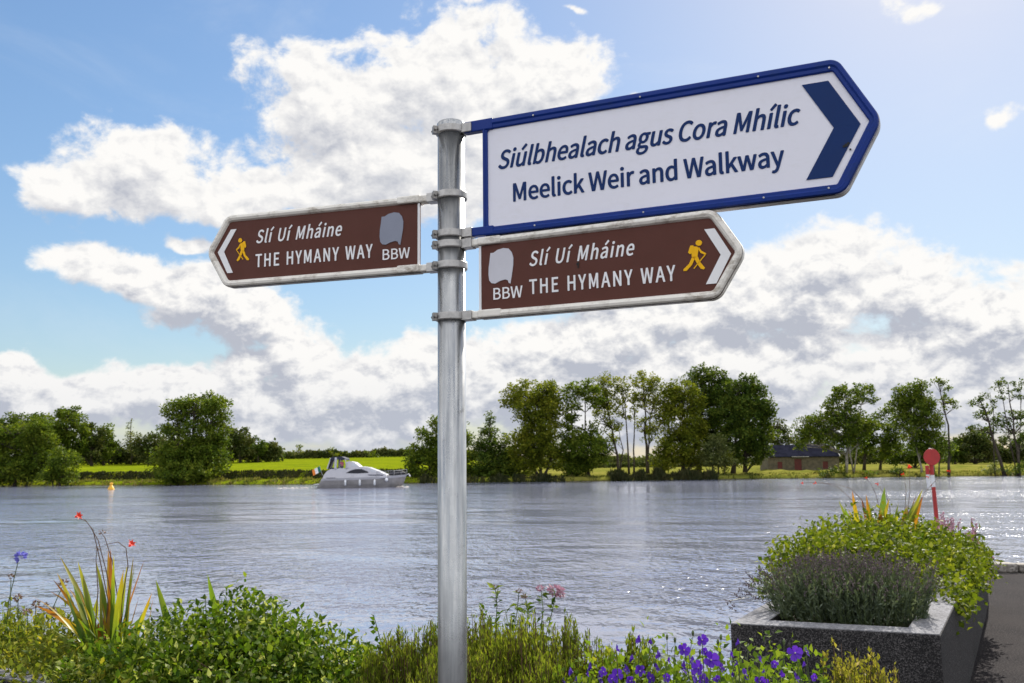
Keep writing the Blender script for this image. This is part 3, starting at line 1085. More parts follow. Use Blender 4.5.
def emblem(s0, s1, z0, z1):
    """waving square shape with a small tail at its lower right corner"""
    pts = [(0.10, 0.90), (0.22, 0.90), (0.38, 0.97), (0.60, 1.0), (0.80, 0.97), (0.92, 0.86), (0.98, 0.70), (0.97, 0.50), (0.92, 0.25), (0.86, 0.0),
           (0.80, 0.02), (0.76, 0.10), (0.66, 0.13), (0.46, 0.10), (0.28, 0.04), (0.14, 0.06), (0.05, 0.14), (0.02, 0.30), (0.03, 0.50), (0.07, 0.70)]
    return [[(s0 + x * (s1 - s0), z0 + z * (z1 - z0)) for x, z in pts]]


flat('emblem', emblem(0.108, 0.181, Zs + 0.448, Zs + 0.541), 'emblem_pale', rs, YT, YB)
flat('scratch', [[(0.352, Zs + 0.470), (0.3545, Zs + 0.470), (0.356, Zs + 0.484), (0.353, Zs + 0.484)], circle(0.3515, Zs + 0.4795, 0.003, 7)], 'black_mark', rs, -0.0056, -0.0047)
lb0, lb1 = Zs + 0.500, Zs + 0.706
ls = brown('brown finger sign pointing left with walker next to white chevron', psi3, -0.0885, -0.682, -0.745, lb0, lb1)
lettering('lettering', 'Slí Uí Mháine', -0.584, -0.318, Zs + 0.619, 0.036, YB, 'letter_white', ls, 0.024, 0.26, 1.06, 1.3)
lettering('lettering', 'THE HYMANY WAY', -0.585, -0.226, Zs + 0.5505, 0.036, YB, 'letter_white', ls, 0.024, 0.0, 1.10, 1.25)
lettering('lettering', 'BBW', -0.195, -0.117, Zs + 0.541, 0.028, YB, 'letter_white', ls, 0.015, 0.0)
flat('chevron', [[(-0.668, Zs + 0.665), (-0.650, Zs + 0.665), (-0.689, Zs + 0.602), (-0.709, Zs + 0.602)], [(-0.709, Zs + 0.6019), (-0.689, Zs + 0.6019), (-0.658, Zs + 0.540), (-0.676, Zs + 0.540)]], 'letter_white', ls, YT, YB)
flat('walker_symbol', walker(-0.650, -0.606, Zs + 0.571, Zs + 0.638, -1), 'letter_yellow', ls, YT, YB)
flat('emblem', emblem(-0.206, -0.134, Zs + 0.578, Zs + 0.668), 'emblem_grey', ls, YT, YB)

for zc, ang in ((Zs + 0.873, psi1), (Zs + 0.592, psi1), (Zs + 0.5635, psi2), (Zs + 0.3755, psi2), (Zs + 0.6965, psi3 + math.pi), (Zs + 0.5095, psi3 + math.pi)):
    clamp(zc, ang, 0)

# ------------------------------------------------------------------ planters
PZ = 0.68


def planter(name, label, quad, wall, parts_tag):
    """stone trough: quad = outer corners counter-clockwise"""
    C_ = [tuple(q) for q in quad]
    ar = sum(C_[i][0] * C_[(i + 1) % 4][1] - C_[(i + 1) % 4][0] * C_[i][1] for i in range(4))
    if ar < 0: C_ = C_[::-1]
    root = thing(name, label, 'planter', (C_[0][0], C_[0][1], 0), group='granite planters')
    off = Vector((C_[0][0], C_[0][1], 0))
    L_ = [(x - off.x, y - off.y) for x, y in C_]
    I_ = inset(L_, [wall] * 4)
    def trough(o_, i_, z0, z1):
        m_ = MB()
        vs = [(x, y, z0) for x, y in o_] + [(x, y, z1) for x, y in o_] + [(x, y, z1) for x, y in i_] + [(x, y, z0) for x, y in i_]
        fs = []
        for k in range(4):
            j = (k + 1) % 4
            fs += [(k, j, j + 4, k + 4), (k + 4, j + 4, j + 8, k + 8), (k + 8, j + 8, j + 12, k + 12), (k + 12, j + 12, j, k)]
        return m_.add(vs, fs)
    trough(L_, I_, 0.0, PZ - 0.005).build('wall', 'granite', root, bevel=0.006)
    o2_ = inset(L_, [0.004] * 4)
    i2_ = inset(L_, [wall + 0.002] * 4)
    trough(o2_, i2_, PZ - 0.005, PZ).build('coping', 'granite_coping', root)
    sm = MB().prism_xy(inset(L_, [wall - 0.001] * 4), 0.1, PZ - 0.07)
    sm.build('soil', 'soil', root)
    return root


uB = Vector((math.sin(R(28.3)), math.cos(R(28.3)), 0))
B_FL, B_FR = Vector((1.235, 5.56, 0)), Vector((2.25, 5.14, 0))
B_RR, B_RL = B_FR + uB * 6.3, B_FL + uB * 6.3
planter('granite_planter', 'long dark speckled granite planter with pale coping beside the tarmac path', [B_FL.xy, B_FR.xy, B_RR.xy, B_RL.xy], 0.17, 'B')
vA = Vector((0.899, -0.438, 0))
nA = Vector((0.438, 0.899, 0))
A_0 = Vector((-2.2, 4.29, 0)) - vA * 2.2
A_1 = Vector((-2.2, 4.29, 0)) + vA * 4.45
planter('granite_planter', 'granite planter behind the signpost, only its pale rim corner showing at lower left', [A_0.xy, A_1.xy, (A_1 + nA * 0.88).xy, (A_0 + nA * 0.88).xy], 0.15, 'A')


def ay(px_x, t):
    """depth of planter A at lateral x, t from 0 (near rim) to 1 (far rim)"""
    return 4.29 - 0.487 * (px_x + 2.2) + t * 0.88 * 1.112


# ------------------------------------------------------------------ plant builders
def sword(rng, P, D, L, Wd, droop, seg=9, twist=0.3):
    """one sword-shaped leaf as a folded strip; returns verts, quads, along"""
    D = Vector(D).normalized()
    side = D.cross(Vector((rng.normal(), rng.normal(), 0.2))).normalized()
    p_ = Vector(P)
    vs, al = [], []
    for k in range(seg + 1):
        t = k / seg
        wid = Wd * (0.55 + 0.9 * t) * (1 - t ** 3.0) if t < 1 else 0.0005
        wid = max(wid, 0.0006)
        nrm = D.cross(side).normalized()
        vs += [p_ - side * wid * 0.5, p_ + nrm * wid * 0.12, p_ + side * wid * 0.5]
        al += [t, t, t]
        D = (D + Vector((0, 0, -droop * (0.3 + t) / seg)) + Vector((rng.normal(), rng.normal(), 0)) * 0.012).normalized()
        side = (side - D * side.dot(D)).normalized()
        p_ = p_ + D * (L / seg)
    fs = []
    for k in range(seg):
        a = k * 3
        fs += [(a, a + 1, a + 4, a + 3), (a + 1, a + 2, a + 5, a + 4)]
    return vs, fs, al, p_


def ellipsoid_leaves(rng, ells, N, L, asp, up=0.5, shell=(0.55, 1.02), tv=LEAF_V, tf=LEAF_F, jit=0.03, zmin=None, clump=0):
    """leaves spread through the outer part of a union of ellipsoids (c, r)"""
    vol = np.array([e[1][0] * e[1][1] + e[1][0] * e[1][2] + e[1][1] * e[1][2] for e in ells])
    pick = rng.choice(len(ells), N, p=vol / vol.sum())
    C_ = np.array([e[0] for e in ells])[pick]
    Rr = np.array([e[1] for e in ells])[pick]
    d = unit(rng.normal(size=(N, 3)))
    rad_ = rng.uniform(shell[0] ** 2, shell[1] ** 2, N) ** 0.5
    # lumpy outline
    ph = rng.uniform(0, 6.28, 6)
    lump = 1 + 0.07 * np.sin(d[:, 0] * 7 + ph[0] + pick) + 0.07 * np.sin(d[:, 1] * 8 + ph[1] + d[:, 2] * 5) + 0.05 * np.sin(d[:, 2] * 13 + ph[2] + d[:, 0] * 9)
    if clump:
        K = clump
        kd = unit(rng.normal(size=(K, 3)))
        idx = rng.integers(0, K, N)
        d = unit(kd[idx] + rng.normal(0, 0.13, (N, 3)))
        rad_ = np.clip(rad_ * rng.uniform(0.86, 1.1, K)[idx], 0.3, 1.15)
    P = C_ + d * Rr * (rad_ * lump)[:, None] + rng.normal(0, jit, (N, 3))
    if zmin is not None:
        k = P[:, 2] > zmin
        P, d, Rr = P[k], d[k], Rr[k]
    n = len(P)
    nrm = unit(d / Rr)
    ax = unit(nrm * 0.55 + rng.normal(0, 0.6, (n, 3)) + np.array([0, 0, up]))
    nn = unit(nrm + rng.normal(0, 0.5, (n, 3)) + np.array([0, 0, 0.5]))
    Ls = L * rng.uniform(0.6, 1.25, n)
    return scatter(tv, tf, P, ax, nn, Ls, Ls * asp * rng.uniform(0.8, 1.2, n))


def stems_mesh(rng, base, ells, n, r0):
    mb = MB()
    b0 = Vector(base)
    for k in range(n):
        c_, r_ = ells[rng.integers(len(ells))]
        d = unit(rng.normal(size=3))
        q = Vector(np.array(c_) + d * np.array(r_) * 0.8)
        q.z = max(q.z, base[2] + 0.05)
        st = b0 + Vector((rng.normal() * 0.06 + (q.x - b0.x) * 0.4, rng.normal() * 0.06 + (q.y - b0.y) * 0.4, 0))
        mid = st.lerp(q, 0.5) + Vector((0, 0, 0.04))
        mb.tube([st, mid, q], [r0, r0 * 0.8, r0 * 0.4], 5)
    return mb


SOIL = PZ - 0.07

# --- large green mound left of the signpost (planter A)
rng = np.random.default_rng(11)
base = Vector((-1.12, ay(-1.12, 0.5), SOIL))
ells = []
for px_, py_, rx_, top, dep in ((232, 690, 80, 596, 0.50), (165, 700, 75, 618, 0.40), (300, 705, 72, 622, 0.45), (110, 715, 55, 646, 0.35), (345, 715, 45, 652, 0.45), (225, 715, 110, 640, 0.18), (255, 700, 60, 606, 0.62)):
    x_ = (px_ - 512) / F_PX * 4.1
    y_ = ay(x_, dep)
    c_ = at(px_, py_, y_)
    t_ = at(px_, top, y_)
    ells.append(((c_.x, c_.y, SOIL + 0.02), (rx_ / F_PX * y_, 0.33, max(0.12, t_.z - SOIL - 0.02))))
root = thing('leafy_shrub', 'rounded green leafy shrub with cream edged leaves left of the signpost', 'shrub', base)
V, Fc = ellipsoid_leaves(rng, ells, 30000, 0.034, 0.58, up=0.15, shell=(0.62, 1.04), zmin=SOIL, jit=0.015)
bulk('foliage', V, Fc, 'shrub_leaf', root).matrix_parent_inverse = Matrix.Translation(-base)
sm = stems_mesh(rng, base, ells, 40, 0.005).build('stem', 'stem_brown', root)
sm.matrix_parent_inverse = Matrix.Translation(-base)
# a few shoots standing out of the outline
mb = MB()
lv = []
for px_, py_ in ((345, 648), (375, 620), (270, 612), (330, 622), (300, 640), (205, 594)):
    x_ = (px_ - 512) / F_PX * 4.2
    q = at(px_, py_, ay(x_, 0.5))
    st = Vector((q.x + rng.normal() * 0.05, q.y + 0.02, SOIL + 0.05))
    mb.tube([st, st.lerp(q, 0.6) + Vector((0.02, 0, 0)), q], [0.003, 0.0025, 0.0015], 5)
    n_ = 16
    tt = rng.uniform(0.45, 1.0, n_)
    P = np.array([st.lerp(q, t_) for t_ in tt])
    lv.append(scatter(LEAF_V, LEAF_F, P, rng.normal(size=(n_, 3)) + [0, 0, .4], rng.normal(size=(n_, 3)) + [0, 0, 1], np.full(n_, 0.032) * rng.uniform(.7, 1.2, n_), np.full(n_, 0.02)))
V, Fc = join(lv)
sh = mb.build('shoot', 'stem_green', root); sh.matrix_parent_inverse = Matrix.Translation(-base)
sf = bulk('shoot_leaf', V, Fc, 'shrub_leaf', sh)
sf.matrix_parent_inverse = Matrix.Identity(4)
sf.parent = sh


def plant_bulk(root, base, name, V, Fc, mat, **kw):
    o_ = bulk(name, V - np.array(base, dtype=np.float32), Fc, mat, root, **kw)
    return o_


def plant_mb(root, base, name, mb, mat, **kw):
    mb.v = [tuple(Vector(q) - Vector(base)) for q in mb.v]
    return mb.build(name, mat, root, **kw)


# --- yellow-green ground cover at far left
rng = np.random.default_rng(12)
ells = []
for px_, top, rx_, dep in ((-25, 618, 50, 0.6), (25, 620, 40, 0.65), (62, 615, 34, 0.8), (88, 618, 30, 0.75), (15, 640, 60, 0.3), (75, 642, 45, 0.3), (-60, 618, 45, 0.6), (25, 660, 50, 0.10), (75, 662, 40, 0.08), (5, 610, 40, .9), (-20, 662, 40, .1), (60, 668, 30, -.06), (100, 668, 34, -.10), (140, 668, 30, -.10), (28, 672, 16, -.02)):
    x_ = (px_ - 512) / F_PX * 4.75
    y_ = ay(x_, dep)
    t_ = at(px_, top, y_)
    ells.append(((t_.x, y_, SOIL), (rx_ / F_PX * y_, 0.25, max(0.10, t_.z - SOIL))))
base = Vector((ells[1][0][0], ells[1][0][1], SOIL))
root = thing('ground_cover_plant', 'low yellow green ground cover plant at the lower left rim', 'plant', base)
V, Fc = ellipsoid_leaves(rng, ells, 13000, 0.038, 0.5, up=0.2, shell=(0.6, 1.06), zmin=SOIL - 0.01, jit=0.02)
plant_bulk(root, base, 'foliage', V, Fc, 'ground_leaf')
big = ellipsoid_leaves(rng, [((e[0][0], e[0][1], e[0][2]), e[1]) for e in ells[1:4]], 55, 0.10, 0.36, up=0.7, shell=(0.85, 1.05), zmin=SOIL + 0.05)
plant_bulk(root, base, 'broad_leaf', big[0], big[1], 'ground_leaf')

# --- yellow-green feathery shrub behind the pole
rng = np.random.default_rng(13)


def upright_shrub(name, label, spots, N, L, mat, rng, lean=0.35, asp=0.30, bare=0.25):
    """many fine upright sprays: spots = (px, top py, radius px, depth in planter A)"""
    tips, roots = [], []
    cs = []
    for px_, top, rx_, dep in spots:
        x_ = (px_ - 512) / F_PX * 3.8
        y_ = ay(x_, dep)
        t_ = at(px_, top, y_)
        cs.append((t_.x, y_, t_.z, rx_ / F_PX * y_))
    wgt = np.array([c_[3] for c_ in cs]); wgt = wgt / wgt.sum()
    base = Vector((np.mean([c_[0] for c_ in cs]), np.mean([c_[1] for c_ in cs]), SOIL))
    root = thing(name, label, 'shrub', base)
    mb = MB()
    parts = []
    for k in range(N):
        c_ = cs[rng.choice(len(cs), p=wgt)]
        d = rng.normal(0, 0.45, 2); d = d / max(1, np.linalg.norm(d))
        r_ = np.linalg.norm(d)
        tip = Vector((c_[0] + d[0] * c_[3], c_[1] + d[1] * 0.24, SOIL + (c_[2] - SOIL) * (1 - 0.45 * r_ ** 2) * rng.uniform(0.72, 1.03)))
        st = Vector((c_[0] + d[0] * c_[3] * 0.5, c_[1] + d[1] * 0.15, SOIL - 0.01))
        mid = st.lerp(tip, 0.55) + Vector((d[0] * 0.03, d[1] * 0.03, 0))
        mb.tube([st, mid, tip], [0.0028, 0.002, 0.001], 4, caps=False)
        n_ = int(36 * rng.uniform(0.7, 1.3))
        tt = rng.uniform(bare, 1.0, n_) ** 0.8
        P = np.array([(st.lerp(mid, t_ / 0.55) if t_ < 0.55 else mid.lerp(tip, (t_ - 0.55) / 0.45)) for t_ in tt])
        ax = np.array((tip - mid).normalized())[None] * 1.2 + rng.normal(0, lean, (n_, 3)) + np.array([0, 0, 0.35])
        Ls = L * rng.uniform(0.6, 1.2, n_)
        parts.append(scatter(LEAF_V, LEAF_F, P + rng.normal(0, 0.006, (n_, 3)), ax, rng.normal(size=(n_, 3)), Ls, Ls * asp))
    V, Fc = join(parts)
    plant_mb(root, base, 'stem', mb, 'stem_brown')
    plant_bulk(root, base, 'foliage', V, Fc, mat)
    return root


upright_shrub('feathery_shrub', 'yellow green feathery shrub standing directly behind the signpost pole', [(395, 632, 36, 0.45), (432, 622, 40, 0.5), (480, 610, 42, 0.45), (530, 612, 46, 0.5), (572, 616, 34, 0.5), (600, 640, 26, 0.5), (460, 645, 60, 0.2), (550, 650, 50, 0.25), (375, 655, 24, 0.4), (500, 625, 70, 0.75)], 1150, 0.024, 'hebe_leaf', rng, asp=0.24)
upright_shrub('feathery_shrub', 'small pale wispy shrub between feathery shrub and purple flowers', [(630, 634, 14, 0.55), (645, 640, 12, 0.5), (612, 648, 12, 0.6)], 110, 0.028, 'hebe_leaf', np.random.default_rng(14))
upright_shrub('low_shrub', 'small yellow green shrub with pinkish tips in front of dark granite', [(838, 642, 13, 0.75), (868, 648, 17, 0.8), (895, 662, 10, 0.8), (852, 662, 24, 0.7), (880, 664, 20, 0.75)], 130, 0.020, 'spirea_leaf', np.random.default_rng(15), lean=0.6, asp=0.5)


# --- tall weedy plant with pinkish heads behind the feathery shrub
def weed(name, label, stems, mat_leaf, heads, rng, Yf, L=0.045):
    base = at(stems[0][-1][0], stems[0][-1][1], Yf); base.z = SOIL
    root = thing(name, label, 'plant', base)
    mb = MB(); lv = []
    for st in stems:
        pts = [at(a, b_, Yf + rng.normal() * 0.03) for a, b_ in st]
        pts.append(Vector((pts[-1].x, pts[-1].y, SOIL)))
        mb.tube(pts, [0.0018 + 0.0012 * i / len(pts) for i in range(len(pts))], 5)
        n_ = 30
        tt = rng.uniform(0, 0.75, n_)
        P = []
        for t_ in tt:
            u = t_ * (len(pts) - 1); i = min(int(u), len(pts) - 2)
            P.append(pts[i].lerp(pts[i + 1], u - i))
        Ls = L * rng.uniform(.5, 1.15, n_)
        lv.append(scatter(LEAF_V, LEAF_F, np.array(P), rng.normal(size=(n_, 3)) * [1, 1, .5] + [0, 0, .35], rng.normal(size=(n_, 3)) * .5 + [0, 0, 1], Ls, Ls * 0.42))
    plant_mb(root, base, 'stem', mb, 'stem_green')
    V, Fc = join(lv)
    plant_bulk(root, base, 'foliage', V, Fc, mat_leaf)
    for (hx, hy, rp, hm) in heads:
        c_ = at(hx, hy, Yf)
        r_ = rp / F_PX * Yf
        n_ = 60
        d = unit(rng.normal(size=(n_, 3)))
        V, Fc = scatter(QUAD_V, QUAD_F, np.array(c_) + d * r_ * [1, 1, .55] * rng.uniform(.3, 1, (n_, 1)), d, rng.normal(size=(n_, 3)), np.full(n_, r_ * .7), np.full(n_, r_ * .4))
        plant_bulk(root, base, 'flower_head', V, Fc, hm)
    return root


weed('hemp_agrimony', 'tall leafy weed with dusty pink flower heads above the feathery shrub',
     [[(495, 587), (497, 605), (495, 640)], [(519, 592), (517, 612), (512, 640)], [(525, 596), (528, 615), (522, 645)], [(541, 590), (543, 608), (540, 640)], [(556, 594), (552, 612), (545, 640)], [(482, 604), (490, 622), (495, 645)], [(505, 610), (510, 630), (510, 650)]],
     'shrub_leaf', [(555, 590, 6.5, 'pink_petal'), (540, 588, 3.5, 'pink_petal'), (495, 587, 2.5, 'seed_brown'), (519, 591, 2.5, 'seed_brown'), (524, 596, 2.5, 'seed_brown'), (561, 594, 4, 'pink_petal')], np.random.default_rng(16), 4.35)


# --- montbretia: sword leaves and arching red flower stems
def montbretia(name, label, base, leaves, stems, flowers, seeds, Yf, mat, wleaf, rng, depth=0.12):
    root = thing(name, label, 'plant', base, group='montbretia plants in the planters')
    mb = MB()
    bp_ = Vector(base)
    leaves = leaves + [(bx + rng.normal() * 5, tx + rng.normal() * 7, ty + abs(rng.normal()) * 12 + 3, dr + .05) for (bx, tx, ty, dr) in leaves if len(leaves) > 5]
    for (bx, tx, ty, dr) in leaves:
        b_ = at(bx, 680, Yf); b_.z = bp_.z
        t_ = at(tx, ty, Yf)
        b_.y += rng.normal() * depth * 0.5
        t_.y += rng.normal() * depth
        d = t_ - b_
        L_ = d.length * 1.03
        dr2 = dr + rng.uniform(.05, .55)
        d = d.normalized() + Vector((0, 0, dr2 * 0.42))
        vs, fs, al, _ = sword(rng, b_, d, L_, wleaf * rng.uniform(0.65, 1.25), dr2)
        off = rng.uniform(-0.45, 0.20)
        mb.add(vs, fs, 0, [max(0, min(1, a + off)) for a in al])
    plant_mb(root, base, 'foliage', mb, mat, attr='along', smooth=True)
    mb = MB()
    for st in stems:
        pts = [at(a, b_, Yf) for a, b_ in st]
        pts.insert(0, Vector((pts[0].x - 0.01, pts[0].y, bp_.z)))
        mb.tube(pts, [0.0032 - 0.0018 * i / (len(pts) - 1) for i in range(len(pts))], 5)
    plant_mb(root, base, 'flower_stem', mb, 'stem_brown')
    for (fx, fy, rp) in flowers:
        c_ = at(fx, fy, Yf + rng.normal() * 0.03)
        r_ = rp / F_PX * Yf
        ax = unit(np.array([0.6, -0.5, 0.15]) + rng.normal(0, .3, 3))
        n_ = 6
        a_ = np.linspace(0, 2 * math.pi, n_, endpoint=False)
        e1 = unit(np.cross(ax, [0, 0, 1.0])); e2 = np.cross(ax, e1)
        rad_ = np.cos(a_)[:, None] * e1 + np.sin(a_)[:, None] * e2
        V1, F1 = scatter(LEAF_V, LEAF_F, np.tile(np.array(c_), (n_, 1)), rad_ + ax * .55, np.tile(ax, (n_, 1)), np.full(n_, r_ * 1.15), np.full(n_, r_ * .6))
        V2, F2 = scatter(LEAF_V, LEAF_F, np.tile(np.array(c_) - ax * r_ * 1.0, (4, 1)), np.tile(ax, (4, 1)) + rng.normal(0, .12, (4, 3)), rng.normal(size=(4, 3)), np.full(4, r_ * 1.1), np.full(4, r_ * .5))
        V, Fc = join([(V1, F1), (V2, F2)])
        plant_bulk(root, base, 'flower', V, Fc, 'red_petal')
    for (sx_, sy_, rp) in seeds:
        c_ = np.array(at(sx_, sy_, Yf))
        r_ = rp / F_PX * Yf
        n_ = 9
        V, Fc = scatter(QUAD_V, QUAD_F, c_ + rng.normal(0, r_ * .5, (n_, 3)), rng.normal(size=(n_, 3)), rng.normal(size=(n_, 3)), np.full(n_, r_), np.full(n_, r_ * .6))
        plant_bulk(root, base, 'seed_pod', V, Fc, 'seed_brown')
    return root


rng = np.random.default_rng(21)
x_ = (112 - 512) / F_PX * 4.75
YM = ay(x_, 0.6)
bs = at(112, 640, YM); bs.z = SOIL
lv = [(104, 57, 560, 0.30), (100, 34, 597, 0.55), (106, 62, 588, 0.75), (108, 82, 600, .2), (110, 96, 566, 0.08), (112, 108, 553, 0.05), (114, 122, 556, 0.05), (117, 137, 567, 0.02), (118, 138, 598, .1),
      (126, 159, 592, 0.15), (108, 88, 578, 0.12), (113, 116, 580, 0.06), (115, 126, 585, 0.08), (110, 101, 590, 0.1), (119, 146, 606, 0.1), (105, 90, 615, 0.2), (112, 130, 612, .1), (109, 95, 612, .1), (116, 124, 606, .05),
      (107, 70, 607, 0.3), (104, 80, 620, .3), (113, 112, 600, .05), (111, 105, 620, .05), (118, 133, 625, .1), (128, 147, 622, .1), (108, 96, 556, .08), (121, 131, 560, .05), (101, 60, 575, .25), (103, 74, 566, .2)]
montbretia('montbretia', 'tall montbretia clump with orange tinged sword leaves at far left', bs, lv,
           [[(108, 600), (100, 560), (93, 530), (86, 521), (76, 517)], [(112, 600), (106, 570), (98, 540), (90, 526), (84, 519)], [(122, 600), (128, 566), (126, 548), (118, 542), (104, 545)], [(118, 600), (112, 560), (105, 538), (100, 531)], [(98, 590), (96, 560), (97, 548)]],
           [(131, 544, 4.5), (78, 516, 4.5)], [(101, 532, 3), (97, 549, 2)], YM, 'sword_leaf', 0.031, rng)
rng = np.random.default_rng(22)
YM2 = ay((172 - 512) / F_PX * 4.6, 0.7)
bs2 = at(185, 640, YM2); bs2.z = SOIL
montbretia('montbretia', 'three green sword leaves standing up out of the leafy shrub', bs2, [(188, 164, 580, .05), (230, 210, 575, .12), (252, 249, 598, .05)], [], [], [], YM2, 'sword_leaf_green', 0.038, rng)

# --- agapanthus and its seed heads, far left
rng = np.random.default_rng(23)
YG = ay((20 - 512) / F_PX * 4.9, 0.75)
bs = at(10, 640, YG); bs.z = SOIL
root = thing('agapanthus', 'blue agapanthus flower on tall thin stem at left edge', 'plant', bs)
mb = MB()
for st in ([(4, 650), (9, 600), (18, 562)], [(11, 650), (10, 610), (11, 580)], [(19, 650), (18, 610), (18, 598)], [(40, 640), (52, 610), (64, 583)], [(34, 640), (36, 605)], [(44, 640), (44, 608)], [(50, 640), (52, 612)], [(28, 640), (27, 612)]):
    pts = [at(a, b_, YG) for a, b_ in st]
    pts.insert(0, Vector((pts[0].x, pts[0].y, SOIL)))
    mb.tube(pts, [0.0035 - 0.0012 * i / (len(pts) - 1) for i in range(len(pts))], 6)
plant_mb(root, bs, 'stem', mb, 'stem_green')
mb = MB()
for (bx, tx, ty) in ((2, 3, 600), (6, 12, 615), (0, -8, 610), (10, 8, 608), (24, 24, 622), (14, 20, 618)):
    b_ = at(bx, 660, YG); b_.z = SOIL
    t_ = at(tx, ty, YG)
    vs, fs, al, _ = sword(rng, b_, (t_ - b_).normalized(), (t_ - b_).length, 0.022, 0.1)
    mb.add(vs, fs, 0, al)
plant_mb(root, bs, 'foliage', mb, 'sword_leaf_green', attr='along')


def head(root, bs, name, px_, py_, rp, Y, n_, mat, rng, flat_=0.8, asp=.45):
    c_ = np.array(at(px_, py_, Y)); r_ = rp / F_PX * Y
    d = unit(rng.normal(size=(n_, 3)) + [0, 0, .25])
    V, Fc = scatter(LEAF_V, LEAF_F, c_ + d * r_ * .35 * [1, 1, flat_], d, rng.normal(size=(n_, 3)), r_ * .7 * rng.uniform(.7, 1.1, n_), np.full(n_, r_ * asp))
    return plant_bulk(root, bs, name, V, Fc, mat)


head(root, bs, 'flower_head', 21, 557, 7.5, YG, 40, 'blue_petal', rng)
for q in ((11, 577, 4), (18, 598, 5), (64, 583, 5.5), (36, 604, 5), (44, 607, 6), (52, 611, 5), (27, 612, 5)):
    head(root, bs, 'seed_head', *q, YG, 26, 'seed_brown', rng)

# --- purple geraniums in front
rng = np.random.default_rng(31)
cs = []
for px_, top, rx_, dep in ((600, 660, 34, 0.25), (640, 656, 34, 0.35), (690, 652, 34, 0.5), (735, 646, 36, 0.6), (780, 652, 36, 0.6), (815, 662, 24, 0.6), (665, 668, 60, 0.15), (755, 666, 60, 0.2), (570, 674, 24, 0.2), (660, 644, 24, .5), (710, 668, 60, .3)):
    x_ = (px_ - 512) / F_PX * 3.3
    y_ = ay(x_, dep)
    t_ = at(px_, top, y_)
    cs.append(((t_.x, y_, SOIL + 0.02), (rx_ / F_PX * y_, 0.2, max(0.08, t_.z - SOIL - 0.02))))
base = Vector((cs[3][0][0], cs[3][0][1], SOIL))
root = thing('geranium_plant', 'cranesbill geranium with violet blue flowers in front of right planter', 'flowering plant', base)
V, Fc = ellipsoid_leaves(rng, cs, 15000, 0.027, 0.75, up=0.35, shell=(0.35, 1.08), zmin=SOIL, jit=0.02)
plant_bulk(root, base, 'foliage', V, Fc, 'geranium_leaf')
FL = [(795, 653, 9.5, 0), (806, 652, 6, 2), (702, 640, 7.5, 0), (711, 660, 10.5, 0), (699, 668, 9, 1), (684, 650, 8, 0), (681, 668, 9, 2), (740, 643, 6, 3), (759, 660, 5.5, 2), (730, 655, 5, 3), (806, 665, 5, 3), (745, 675, 8, 2), (760, 681, 9, 0), (616, 650, 6.5, 3),
      (641, 641, 7, 3), (648, 642, 6.5, 3), (634, 659, 7, 3), (661, 655, 7, 3), (667, 660, 5, 3), (592, 668, 7.5, 3), (573, 672, 7.5, 3), (598, 680, 7, 2), (617, 675, 8, 0), (625, 670, 6, 2), (612, 679, 6, 1), (580, 681, 7, 1), (692, 676, 8, 2), (765, 672, 4, 3), (731, 675, 4.5, 3), (562, 681, 5, 3), (586, 674, 5, 3), (604, 672, 6, 1), (640, 671, 7, 0), (650, 678, 7, 2), (668, 678, 6, 1), (655, 668, 6, 2), (703, 680, 7, 0), (720, 668, 6, 2), (718, 679, 5, 1), (780, 676, 6, 3), (775, 664, 5, 1), (690, 660, 6, 2), (706, 652, 6, 1), (630, 681, 6, 0), (738, 664, 5, 3), (795, 678, 6, 2), (815, 678, 5, 1)]
mb = MB()
for (fx, fy, rp, pose) in FL:
    x_ = (fx - 512) / F_PX * 3.25
    Yf = ay(x_, 0.02 + 0.2 * rng.random())
    c_ = np.array(at(fx, fy, Yf)); r_ = rp / F_PX * Yf * 0.86
    ax = {0: np.array([0.05, -1, 0.25]), 1: np.array([-.6, -.7, .3]), 2: np.array([.75, -.4, .4]), 3: np.array([.97, .12, .22])}[pose] + rng.normal(0, .12, 3)
    if pose == 3 and rng.random() < .4: ax[0] *= -1
    ax = unit(ax)
    n_ = 5
    a_ = np.linspace(0, 2 * math.pi, n_, endpoint=False) + rng.random()
    e1 = unit(np.cross(ax, [0, 0.1, 1.0])); e2 = np.cross(ax, e1)
    rad_ = np.cos(a_)[:, None] * e1 + np.sin(a_)[:, None] * e2
    PT = np.array([(0, 0, 0), (-.28, .4, .06), (0, .45, .0), (.28, .4, .06), (-.40, .8, .10), (0, .88, .05), (.40, .8, .10), (-.2, 1.02, .0), (0.2, 1.02, 0)])
    PF = np.array([(0, 2, 1), (0, 3, 2), (1, 2, 5), (1, 5, 4), (2, 3, 6), (2, 6, 5), (4, 5, 7), (5, 8, 7), (5, 6, 8)])
    V, Fc = scatter(PT, PF, np.tile(c_, (n_, 1)), rad_ + ax * (rng.uniform(.15, .7) if pose != 3 else .7) + rng.normal(0, .12, (n_, 3)), np.tile(ax, (n_, 1)), r_ * rng.uniform(.82, 1.12, n_), r_ * rng.uniform(.85, 1.15, n_))
    fo = plant_bulk(root, base, 'flower', V, Fc, 'purple_petal')
    ey = MB().lathe([(0.001, -r_ * .02), (r_ * .13, 0.0), (r_ * .09, r_ * .14), (0.0015, r_ * .2)], n=8)
    qt = Vector((0, 0, 1)).rotation_difference(Vector(ax))
    ey.v = [tuple(qt @ Vector(q) + Vector(c_) - base) for q in ey.v]
    ey.build('flower_eye', 'flower_eye', fo)
    st = Vector((c_[0] + rng.normal() * .04, c_[1] + .04, SOIL + .05))
    mb.tube([st, st.lerp(Vector(c_), .6) + Vector((.01, 0, .015)), Vector(c_)], [.0022, .0016, .0012], 5)
